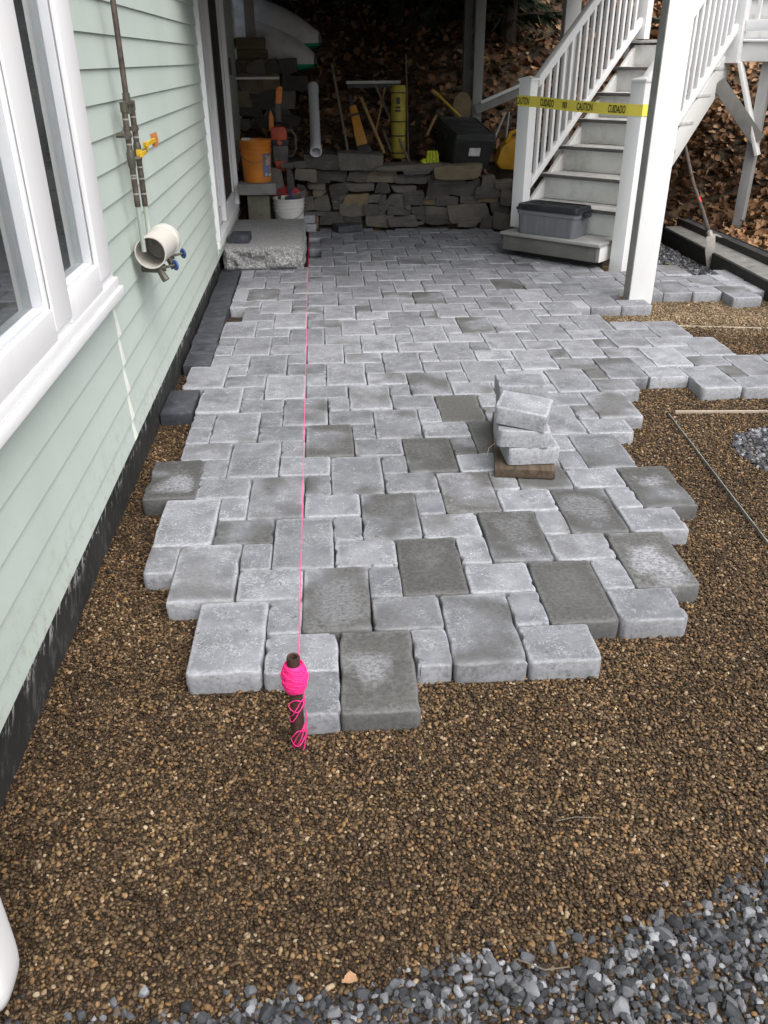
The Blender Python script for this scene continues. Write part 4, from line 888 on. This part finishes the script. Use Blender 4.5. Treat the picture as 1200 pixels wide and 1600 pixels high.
loose('bottom paver of the rear stack, mostly hidden', 'M', (.995, 1.44, .122), (0, 0, -.10), seed=4); loose('middle paver of the rear stack, mostly hidden', 'M', (.995, 1.44, .199), (0, 0, -.14), seed=5)
loose('upper paver of the rear stack behind the askew one', 'M', (.985, 1.43, .276), (rad(-2), 0, -.08), seed=6, tone=.3, dm=(.15, .2))
STRW = simple('straw', (.5, .42, .28), .8)
tag(MB().tube([(.80, 1.20, .012), (.815, 1.24, .03), (.845, 1.26, .045)], .0013, 5).build('straw_wisp', STRW), 'wisp of straw sticking out beside the timber board', 'straw')

# ---------------------------------------------------------------- string line and stake
RUST = simple('rusty_steel', (.060, .032, .024), .75, .35, 25, .5, 80); q = N('fluorescent_pink'); q.color((.93, .035, .26)); q.rough(.6); PINK = q.m; PINK.node_tree.nodes['Principled BSDF'].inputs['Subsurface Weight'].default_value = 0.0
STX, STY = -.006, -.405
st = thing('rebar_stake', 'rusty pipe stake wound with bright pink string in the gravel', 'stake', (STX, STY, 0))
MB().lathe([(.017, -.12), (.017, .228), (.0155, .232), (.011, .231), (.0105, .19), (0.0, .19)], 18).build('pipe', RUST, st, smooth=True, angle=40)
wn = MB(); R = random.Random(4)
pts_ = []
turns = 44
for i in range(turns * 12):
    t = i / 12; f = (t / turns); z = .205 - .078 * (0.5 + .5 * math.sin(t * 1.9 + .3 * math.sin(t))) ; r = .0185 + .0155 * math.sin(math.pi * min(1, max(0, (.210 - z) / .088))) ** .8 + .0012 * math.sin(t * 7)
    tl = .005 * math.sin(t * 2.7) 
    pts_.append((r * math.cos(t * 2 * math.pi), r * math.sin(t * 2 * math.pi), z + tl * math.cos(t * 2 * math.pi)))
wn.tube(pts_, .0013, 5)
wn.lathe([(.016, .208), (.022, .199), (.030, .182), (.0325, .165), (.0305, .148), (.024, .132), (.016, .122)], 20)
wn.build('string_winding', PINK, st, smooth=True, angle=180)
lp_ = MB()
def loopz(za, zb, ph, r=.021):
    p_ = []
    for i in range(25):
        a = 2 * math.pi * i / 24; p_.append((r * math.sin(a + ph), -r * abs(math.cos(a + ph)) * .9 - .004 * (1 + math.sin(3 * a)), (za + zb) / 2 + (za - zb) / 2 * math.cos(a)))
    lp_.tube(p_, .0013, 5)
loopz(.105, .068, .3); loopz(.10, .03, 1.2, .0205); loopz(.0, -.050, .5, .0205); loopz(.01, -.068, 1.9, .018)
lp_.tube([(.021, -.006, .12), (.024, -.010, .05), (.0225, -.010, -.01), (.014, -.021, -.058), (.004, -.026, -.072)], .0014, 5)
lp_.build('hanging_loops', PINK, st, smooth=True)
tag(MB().tube([(STX + .013, STY + .012, .215), (.004, 6.62, .045)], .0012, 6).build('string_line', PINK, smooth=True), 'taut pink mason string line running down the patio', 'string')

# ---------------------------------------------------------------- buckets and clutter by the house
def bucket(name, label, loc, r0, r1, h, mat, handle, rings=3):
    t = thing(name, label, 'bucket', loc)
    prof = [(0.001, 0), (r0, 0), (r0 + .002, .01)]
    rt = lambda z: r0 + (r1 - r0) * z / h
    for i in range(rings):
        z = h - .12 + i * .032; prof += [(rt(z), z), (rt(z) + .007, z + .002), (rt(z) + .007, z + .007), (rt(z), z + .009)]
    prof += [(r1 + .004, h - .012), (r1 + .007, h - .008), (r1 + .007, h), (r1, h), (r1 - .003, h - .01), (r0 - .004, .03), (0.001, .03)]
    MB().lathe(prof, 36).build('shell', mat, t, smooth=True, angle=35)
    hp = []
    for i in range(21):
        a = math.pi * i / 20; hp.append((math.cos(a) * (r1 + .01), -.05 * math.sin(a) - math.sin(a) * (r1 * .98), h - .06 - math.sin(a) * handle))
    MB().tube(hp, .003, 6).build('wire_handle', simple('wire', (.2, .19, .18), .4, .2, metal=.6), t, smooth=True)
    return t
ORB = simple('orange_plastic', (.62, .21, .025), .45, .10, 6, .05, 30, dirt=(.3, .16, .06), dirt_amt=.35)
ped = thing('stone_pedestal', 'concrete cap slab on a squat pillar beside the granite step', 'pedestal', (-.475, 6.62, 0))
MB().box(-.18, .18, -.16, .2, .40, .50).build('cap_slab', simple('grey_concrete', (.22, .22, .215), .8, .15, 10, .3, 80), ped, bevel=.008); MB().box(-.105, .105, -.1, .12, -.1, .398).build('pillar', simple('olive_concrete', (.14, .135, .105), .85, .2, 10, .4, 50), ped, bevel=.006)
ob = bucket('orange_bucket', 'orange plastic bucket with a grey picture label on the pedestal', (-.475, 6.66, .502), .132, .152, .375, ORB, .13)
def curved(name, mat, par, r, a0, a1, z0, z1, lift, n=10):
    mb = MB(); vs = []
    for i in range(n + 1):
        a = a0 + (a1 - a0) * i / n
        for z, e in ((z0, lift), (z1, lift), (z1, lift + .001), (z0, lift + .001)):
            rr_ = r + .020 * z / .375 + e; vs.append((rr_ * math.cos(a), rr_ * math.sin(a), z))
    mb.add(vs, [(i * 4 + j, i * 4 + (j + 1) % 4, i * 4 + 4 + (j + 1) % 4, i * 4 + 4 + j) for i in range(n) for j in range(4)] + [(0, 1, 2, 3), (n * 4 + 3, n * 4 + 2, n * 4 + 1, n * 4)]); return mb.build(name, mat, par, smooth=True)
curved('label', simple('grey_label', (.16, .17, .20), .5, .1), ob, .132, rad(-62), rad(-8), .05, .26, .0025)
for a0, a1, z0, z1, cc in ((-48, -22, .15, .24, (.55, .36, .27)), (-55, -40, .09, .15, (.12, .2, .5)), (-38, -18, .08, .14, (.35, .2, .2)), (-52, -44, .06, .085, (.6, .6, .6)), (-34, -14, .055, .075, (.6, .58, .55))): curved('label_print', simple(f'print_{a0}', cc, .5, .25, 60), ob, .132, rad(a0), rad(a1), z0, z1, .0040)
bx('paper_in_bucket', simple('paper', (.6, .6, .57), .7), ob, -.12, -.04, -.05, -.045, .30, .392, 0)
WB = m_white('white_bucket_plastic', (.62, .62, .60), .12)
wb = bucket('white_bucket', 'white plastic bucket full of hand tools behind the granite step', (-.185, 6.66, -.03), .132, .152, .375, WB, .12)
RED = simple('red_plastic', (.42, .03, .03), .5, .12); NAVY = simple('navy_plastic', (.03, .05, .16), .4)
tag(MB().prism([(-.15, 0), (.11, 0), (.12, .09), (.05, .13), (-.10, .15), (-.15, .11)], -.07, .07, lambda u, v, a: (u, a, v)).build('red_tool_case', RED, None, (-.185, 6.90, .30), (rad(4), 0, 0), bevel=.012), 'red plastic tool case behind the white bucket', 'case')
tag(MB().lathe([(.001, 0), (.016, 0), (.016, .10), (.010, .115), (.010, .14), (.001, .14)], 14).build('blue_bottle', NAVY, None, (-.16, 6.60, .30), (rad(10), 0, 0), smooth=True), 'small dark blue bottle sticking out of the white bucket', 'bottle')
tag(bx('trowel_blade', STEEL, None, -.11, .11, -.004, .004, -.03, .06, .002, None, (-.12, 6.70, .335), (rad(40), rad(-12), .3)), 'flat steel trowel blade lying across the white bucket', 'trowel')
tag(MB().tube([(0, 0, 0), (.02, 0, .12)], .017, 10).build('tool_grip', simple('dark_grip', (.05, .05, .055), .5), None, (-.285, 6.64, .28), smooth=True), 'dark tool grip at the left of the white bucket', 'tool')
for i, (z, s) in enumerate(((0, .0), (.083, -.01))):
    o = loose(('lower' if i == 0 else 'upper') + ' of two pale pavers stacked right of the white bucket', 'S', (.022 + s, 6.80, .080 + z), (0, 0, .02 - .05 * i), seed=20 + i, tone=.9)
cb = MB().box(-.08, .08, -.105, .105, 0, .066).mesh('charcoal_brick', CHAR, bevel=.004)
for (x, y, r, l) in ((.345, 6.72, .3, 'nearer charcoal brick at the foot of the stone wall'), (.455, 6.78, .1, 'farther charcoal brick against the foot of the stone wall')): tag(link('charcoal_brick', cb, None, (x, y, .003), (0, 0, r)), l, 'brick')

# concrete cutting saw standing on its tail
saw = thing('power_cutter', 'red and orange petrol chain cutter standing upright on the wall', 'power tool', (-.245, 6.93, .57))
SRED = simple('saw_red', (.52, .085, .04), .45, .2, 15, .1, 40, dirt=(.12, .07, .06)); SOR = simple('saw_orange', (.75, .25, .06), .5, .15, 15, .1, 40, dirt=(.2, .1, .05)); SGR = simple('saw_grey', (.10, .095, .09), .5, .25, 15, .1, 40, dirt=(.2, .18, .16))
MB().prism([(-.08, .24), (.07, .24), (.075, .36), (.05, .40), (-.06, .40), (-.085, .36)], -.09, .09, lambda u, v, a: (u, a, v)).build('engine_cover', SRED, saw, bevel=.015)
MB().prism([(-.07, .07), (.07, .07), (.08, .20), (.07, .235), (-.07, .235), (-.075, .2)], -.08, .08, lambda u, v, a: (u, a, v)).build('engine_block', SGR, saw, bevel=.012)
MB().prism([(-.05, -.01), (.05, .0), (.06, .09), (-.055, .09)], -.085, .05, lambda u, v, a: (u, a, v)).build('tail_cover', SRED, saw, bevel=.012)
bx('dark_band', BT, saw, -.082, .085, -.094, -.02, .235, .285, .005)
MB().lathe([(.001, -.02), (.024, -.02), (.024, .0), (.001, .0)], 14, (0, -.095, .26), Matrix.Rotation(rad(90), 4, 'X')).build('starter_knob', SRED, saw, smooth=True, angle=40)
MB().tube([(.05, -.06, .37), (.12, -.07, .37), (.155, -.07, .32), (.155, -.07, .20), (.12, -.07, .14), (.07, -.06, .13)], .012, 8).build('side_handle', SGR, saw, smooth=True)
MB().tube([(-.08, 0, .42), (0, -.03, .43), (.10, -.04, .41)], .012, 8).build('top_handle', BT, saw, smooth=True)
bx('guide_bar', SGR, saw, -.03, .025, -.012, .012, .40, .62, .004); MB().prism([(-.02, .60), (.035, .60), (.055, .74), (.03, .755), (-.01, .73)], -.018, .018, lambda u, v, a: (u, a, v)).build('bar_tip_guard', SOR, saw, bevel=.006)
MB().prism([(-.10, .36), (-.05, .36), (-.05, .48), (-.075, .55), (-.095, .48)], -.03, .03, lambda u, v, a: (u, a, v)).build('hand_guard', SOR, saw, bevel=.006)

# ---------------------------------------------------------------- pipes and tools leaning above the wall
PVC = m_white('white_pvc', (.62, .63, .66), .1)
pv = thing('pvc_pipe', 'white plastic drain pipe standing on the wall with open end forward', 'pipe', (.105, 6.66, .755))
Mp = Matrix.Rotation(rad(-57), 4, 'X')
MB().lathe([(.049, 0), (.057, 0), (.057, .075), (.051, .085), (.051, .93), (.056, .94), (.056, 1.0), (.049, 1.0), (.046, .94), (.046, .05), (.049, 0)], 28, (0, 0, 0), Mp).build('pipe_shell', PVC, pv, smooth=True, angle=40)
TH = m_wood('tool_handle_wood', (.26, .17, .07), (.42, .29, .13), 6, .6, 2); TD = m_wood('old_grey_handle', (.10, .085, .065), (.18, .155, .12), 6, .7, 2); YB = simple('yellow_vinyl', (.36, .30, .04), .55, .15, 10, .2, 30, dirt=(.14, .12, .03)); DSTEEL = simple('dark_steel', (.05, .05, .05), .5, .25, 20, .2, metal=.5)
def pole(name, label, a, b, r, mat, cat='tool', extra=None):
    a, b = Vector(a), Vector(b); t = thing(name, label, cat, a); MB().tube([Vector((0, 0, 0)), b - a], r, 10).build('handle', mat, t, smooth=True)
    if extra: extra(t, b - a)
    return t
def blade(t, v):
    MB().prism([(-.07, 0), (.07, 0), (.09, .18), (0, .27), (-.09, .18)], -.004, .004, lambda u, w, a: (u, a + w * .1, w)).build('blade', DSTEEL, t, v, bevel=.002)
pole('steel_bar', 'long grey digging bar leaning left of the yellow saw blade', (.445, 7.0, .62), (.30, 7.30, 1.50), .014, TD)
pole('wooden_handle', 'thick yellow wooden tool handle leaning in the middle', (.80, 7.08, .70), (.585, 7.32, 1.20), .017, TH)
pole('broom_pole', 'long thin brown pole crossing in front of the rolled bag', (1.06, 6.95, .60), (.71, 7.30, 1.36), .013, TD)
pole('cross_pole', 'thin pale pole crossing behind the brown pole', (.72, 7.25, .85), (.84, 7.35, 1.32), .010, TH)
pole('short_bar', 'short dark grey bar standing beside the rolled bag', (.90, 7.10, .66), (.80, 7.22, .90), .017, TD)
pole('thin_rod', 'thin dark rod standing right of the rolled bag', (1.06, 7.2, .66), (1.045, 7.35, 1.58), .009, TD)
sc_ = thing('screed_board', 'pale aluminium straightedge lying across the tops of the tools', 'board', (.71, 7.28, 1.34)); bx('board', simple('dull_aluminium', (.36, .36, .33), .5, .15, 10, .1, metal=.2), sc_, -.275, .275, -.02, .02, -.013, .013, .002); bx('bracket', DSTEEL, sc_, -.26, .26, .0, .03, -.05, -.015, .002)
yb = thing('rolled_bag', 'yellow rolled vinyl bag with black straps standing on the wall', 'bag', (.95, 7.12, .65)); 
MB().lathe([(.001, 0), (.066, 0), (.074, .02), (.072, .2), (.076, .35), (.073, .52), (.078, .62), (.062, .665), (.001, .67)], 20).build('roll', YB, yb, smooth=True, angle=60)
for z in (.05, .21, .34, .60): MB().lathe([(.077, z - .006), (.079, z), (.077, z + .006)], 20).build('strap', BT, yb, smooth=True)
for (a0, a1, z0, z1) in ((-120, -78, .43, .45), (-115, -80, .46, .48), (-112, -85, .50, .56)):
    mb = MB()
    for i in range(7):
        a = rad(a0 + (a1 - a0) * i / 6); mb.v += [(.0785 * math.cos(a), .0785 * math.sin(a), z) for z in (z0, z1)]
    mb.f = [(2 * i, 2 * i + 2, 2 * i + 3, 2 * i + 1) for i in range(6)]; mb.mi = [0] * 6; mb.build('print_mark', BT, yb)
ys = thing('hand_saw_guard', 'yellow and black long tool case leaning on the wall', 'case', (.585, 7.02, .66)); ys.rotation_euler = (rad(-16), rad(-13), 0)
MB().prism([(-.04, .12), (.075, .12), (.05, .50), (-.02, .50)], -.025, .025, lambda u, v, a: (u, a, v)).build('yellow_sleeve', simple('amber_plastic', (.42, .20, .02), .5, .15, dirt=(.15, .08, .02)), ys, bevel=.008)
MB().prism([(-.04, .118), (.075, .118), (.10, .06), (.08, .0), (.02, -.02), (-.03, .02), (-.045, .07)], -.025, .025, lambda u, v, a: (u, a, v)).build('black_end', DT, ys, bevel=.006); bx('black_band', DT, ys, -.035, .066, -.027, .027, .40, .425, .002); bx('neck', DSTEEL, ys, -.005, .03, -.012, .012, .50, .60, .003)
gl = thing('work_gloves', 'bright yellow green work glove lying on the wall', 'glove', (1.27, 6.90, .60))
HV = simple('hi_vis_yellow', (.50, .56, .03), .7, .2, 20, .4, 60, dirt=(.2, .22, .03))
for (x, y, s, k) in ((0, 0, 1, 0), (-.085, -.03, .55, 1)):
    me = pebble_mesh(300 + k, .14 * s, .13, .13 * s, 3, .22, mat=HV); link('glove_lump', me, gl, (x, y, .05 * s))
for i in range(4): MB().tube([(-.05 + i * .032, -.06, .02), (-.045 + i * .03, -.055, .10), (-.04 + i * .026, -.03, .13)], [.017, .016, .014], 8).build('finger', HV, gl, smooth=True)
pole('hatchet_handle', 'short pale wooden hammer handle sticking up left of the dark tote', (1.25, 7.2, .85), (1.37, 7.30, 1.06), .015, TH, extra=lambda t, v: MB().box(-.02, .02, -.06, .06, -.02, .03).build('head', DSTEEL, t, v, bevel=.004))
pole('sledge_handle', 'yellow sledgehammer handle leaning behind the dark tote', (1.66, 7.42, .98), (1.36, 7.55, 1.25), .014, simple('yellow_fibreglass', (.5, .33, .04), .5, .12), extra=lambda t, v: MB().tube([(-.02, 0, 0), (.05, 0, -.045)], .02, 10).build('grip', TH, t, v, smooth=True))
sh = thing('round_shovel', 'round pointed shovel blade standing behind the dark tote', 'shovel', (1.66, 7.50, .80)); MB().prism([(-.03, .1), (.04, .1), (.10, .22), (.105, .34), (.05, .43), (-.02, .44), (-.085, .38), (-.10, .27)], -.006, .006, lambda u, v, a: (u, a + .04 * (u / .1) ** 2, v)).build('blade', simple('rusty_tan_steel', (.20, .16, .09), .6, .2, 12), sh, smooth=True, angle=30); MB().tube([(.02, 0, .12), (.10, -.02, -.2)], .016, 8).build('handle', TH, sh, smooth=True)
pole('grey_rod', 'grey rod leaning between the dark tote and the yellow jug', (1.93, 7.2, .74), (2.09, 7.35, 1.05), .011, simple('grey_rod', (.3, .3, .29), .5)); pole('grey_rod', 'upright grey rod behind the yellow jug', (2.10, 7.3, .80), (2.13, 7.36, 1.05), .011, simple('grey_rod', (.3, .3, .29), .5))
pole('pry_bar', 'reddish pry bar leaning beside the right side of the dark tote', (1.83, 6.90, .50), (1.77, 7.1, .72), .016, simple('faded_red_bar', (.17, .07, .06), .6, .25))
yj = thing('yellow_jug', 'yellow plastic fuel jug sitting on the wall beside the newel post', 'jug', (2.10, 6.98, .55))
YJ = simple('deep_yellow_plastic', (.50, .27, .015), .5, .15, 8, .1, 40, dirt=(.2, .1, .02))
MB().prism([(-.17, .06), (-.12, .0), (.15, -.02), (.17, .08), (.17, .22), (.09, .30), (-.02, .28), (-.13, .20)], -.10, .12, lambda u, v, a: (u, a, v)).build('body', YJ, yj, bevel=.025)
MB().tube([(-.06, 0, .24), (-.02, 0, .33), (.06, 0, .36), (.12, 0, .28)], [.028, .022, .022, .028], 10).build('handle', YJ, yj, smooth=True)

# ---------------------------------------------------------------- kayaks on a timber rack
rack = thing('timber_rack', 'weathered timber blocks holding up the two boats', 'rack', (-.55, 8.05, 0)); OLD = m_wood('weathered_oak', (.085, .07, .045), (.16, .13, .09), 5, .85, 0)
for (x0, x1, y0, y1, z0, z1) in ((-.35, .17, -.15, .15, 1.64, 1.75), (-.35, .19, -.12, .2, 1.55, 1.638), (-.3, .22, -.18, .15, 1.48, 1.548), (-.05, .05, -.05, .05, .4, 1.478)): MB().box(x0, x1, y0, y1, z0, z1).build('timber', OLD, rack, bevel=.008)
bx('upright', GREYP, rack, -.03, .07, -.02, .08, 1.752, 2.6, .004)
tag(bx('white_bar', WHITED, None, -.75, -.245, 7.66, 7.69, 1.365, 1.388, .002), 'thin white bar sticking out past the house corner', 'bar')
KW = simple('grey_white_gelcoat', (.62, .63, .63), .4, .06, 4, .05, 30, dirt=(.25, .25, .23)); KG = simple('teal_green_gelcoat', (.02, .34, .21), .4, .1)
def kayak(label, tip, L, wd, hh, yaw, pitch, roll):
    t = thing('kayak', label, 'kayak', tip); t.rotation_euler = (roll, pitch, yaw)
    def hull(sgn):
        mb = MB(); n = 26; m = 9; vs = []
        for i in range(n + 1):
            s = i / n; x = -L * s; g_ = math.sin(math.pi / 2 * min(1, (s + .012) / .32)); w = wd / 2 * g_ ** .8; rk = 0
            for j in range(m):
                a = math.pi * j / (m - 1); z = math.sin(a) ** .7 * hh * (.12 + .88 * g_ ** .9) * (1 if sgn > 0 else -.30)
                vs.append((x, w * math.cos(a), z + rk))
        mb.add(vs, [(i * m + j, i * m + j + 1, (i + 1) * m + j + 1, (i + 1) * m + j) for i in range(n) for j in range(m - 1)]); return mb
    h = hull(1).build('hull', KW, t, smooth=True, angle=80); hull(-1).build('deck_side', KG, t, smooth=True, angle=80)
    return t
kayak('upper white and green kayak stored upside down in the shade', (.20, 8.15, 1.70), 3.4, .72, .50, rad(-30), rad(-2), rad(0))
k2 = kayak('lower white and green kayak with a small dark mark on its bow', (.14, 8.0, 1.50), 3.4, .70, .50, rad(-30), rad(0), rad(0))
MB().box(-.22, -.14, -.155, -.150, .03, .042).build('bow_mark', BT, k2, bevel=0)

# ---------------------------------------------------------------- hemlocks on the bank, some unseen ones added to block sky light
BARK = simple('hemlock_bark', (.05, .04, .03), .9, .3, 10, .6, 30)
def hemlock(label, x, y, hgt, rad0, seed, zlow):
    R = random.Random(seed); z0 = hill(x, y) - .1; t = thing('hemlock_tree', label, 'tree', (x, y, z0), 0, 'hemlocks on the dark bank')
    MB().tube([(0, 0, 0), (.03, .02, hgt * .4), (0, 0, hgt)], [.11, .07, .01], 9).build('trunk', BARK, t, smooth=True)
    mb = MB(); lm = MB(); z = zlow
    while z < hgt * .98:
        f = 1 - z / hgt
        for b in range(6):
            az = R.uniform(0, 6.28); L = rad0 * (f ** .8) * R.uniform(.65, 1.1); dr_ = R.uniform(.15, .45); pts2 = []
            for i in range(7):
                s = i / 6; pts2.append(Vector((math.cos(az) * L * s, math.sin(az) * L * s, z - dr_ * L * s * s + .12 * L * s)))
            lm.tube(pts2, [.014 * (1 - i / 7) + .003 for i in range(7)], 4, False)
            for i in range(int(70 * max(.4, L))):
                s = R.random() ** .7; q = s * 6; i0 = min(5, int(q)); p = pts2[i0].lerp(pts2[i0 + 1], q - i0)
                sd = R.choice((-1, 1)); side = Vector((-math.sin(az) * sd, math.cos(az) * sd, 0)); ln = (.10 + .25 * (1 - s)) * R.uniform(.5, 1.1)
                d = (side * R.uniform(.4, 1) + Vector((math.cos(az), math.sin(az), 0)) * R.uniform(.2, .9) + Vector((0, 0, -R.uniform(.1, .7)))).normalized()
                e = d * ln; wv = Vector((R.gauss(0, 1), R.gauss(0, 1), R.gauss(0, 1))).cross(d).normalized() * .016
                mb.add([p - wv * .5, p + e * .5 - wv, p + e, p + e * .5 + wv, p + wv * .5], [(0, 1, 2, 3, 4)])
        z += .16 + .1 * (1 - f)
    lm.build('branches', BARK, t); mb.build('crown', NEEDLE, t)
hemlock('hemlock with drooping dark branches left of the grey post', 1.15, 9.6, 6.5, 2.0, 1, .35)
hemlock('hemlock with drooping dark branches between the posts', 2.45, 9.2, 6.0, 1.9, 2, .35)
hemlock('hemlock standing farther up the bank behind the others', .2, 13.0, 8.0, 2.3, 3, .8)
hemlock('added unseen hemlock at the far left behind the boats', -1.3, 10.5, 7.5, 2.3, 6, .6)
hemlock('added unseen hemlock farther right up the bank behind the stairs', 4.6, 13.5, 8.0, 2.3, 4, .8)

# ---------------------------------------------------------------- a few stray leaves and twigs
def stray(label, x, y, z, s, rz, col=None, rx=.1):
    me = leaf_mesh(int(x * 1000) % 97 + 11)
    if col: me.materials.clear(); me.materials.append(simple('leaf_' + label[:12].replace(' ', '_'), col, .7, .2, 30))
    o = link('leaf', me, None, (x, y, z), (rx, .1, rz)); o.scale = (s,) * 3; return tag(o, label, 'leaf')
stray('single tan leaf lying at the near edge of the brown gravel', .101, -1.072, -.050, .034, .5, (.34, .20, .11))
stray('dry orange leaves on the stair landing beside the post', 2.98, 6.98, 1.71, .11, .8, (.42, .17, .05))
stray('pale green leaf lying on the crushed stone beside the stairs', 3.10, 5.05, -.036, .09, 2.0, (.20, .20, .07))
stray('brown leaf caught behind the paver stack', 1.0, 1.62, .002, .03, 2.0)
tag(MB().tube([(.61, -.72, -.056), (.66, -.715, -.052), (.72, -.72, -.056)], .0012, 5).build('twig', TD, smooth=True), 'thin dry twig lying in the near gravel', 'twig')
tag(MB().tube([(.44, -1.06, -.045), (.49, -1.09, -.04), (.54, -1.085, -.045)], .0014, 5).build('twig', TD, smooth=True), 'thin dry twig lying on the crushed bluestone', 'twig')
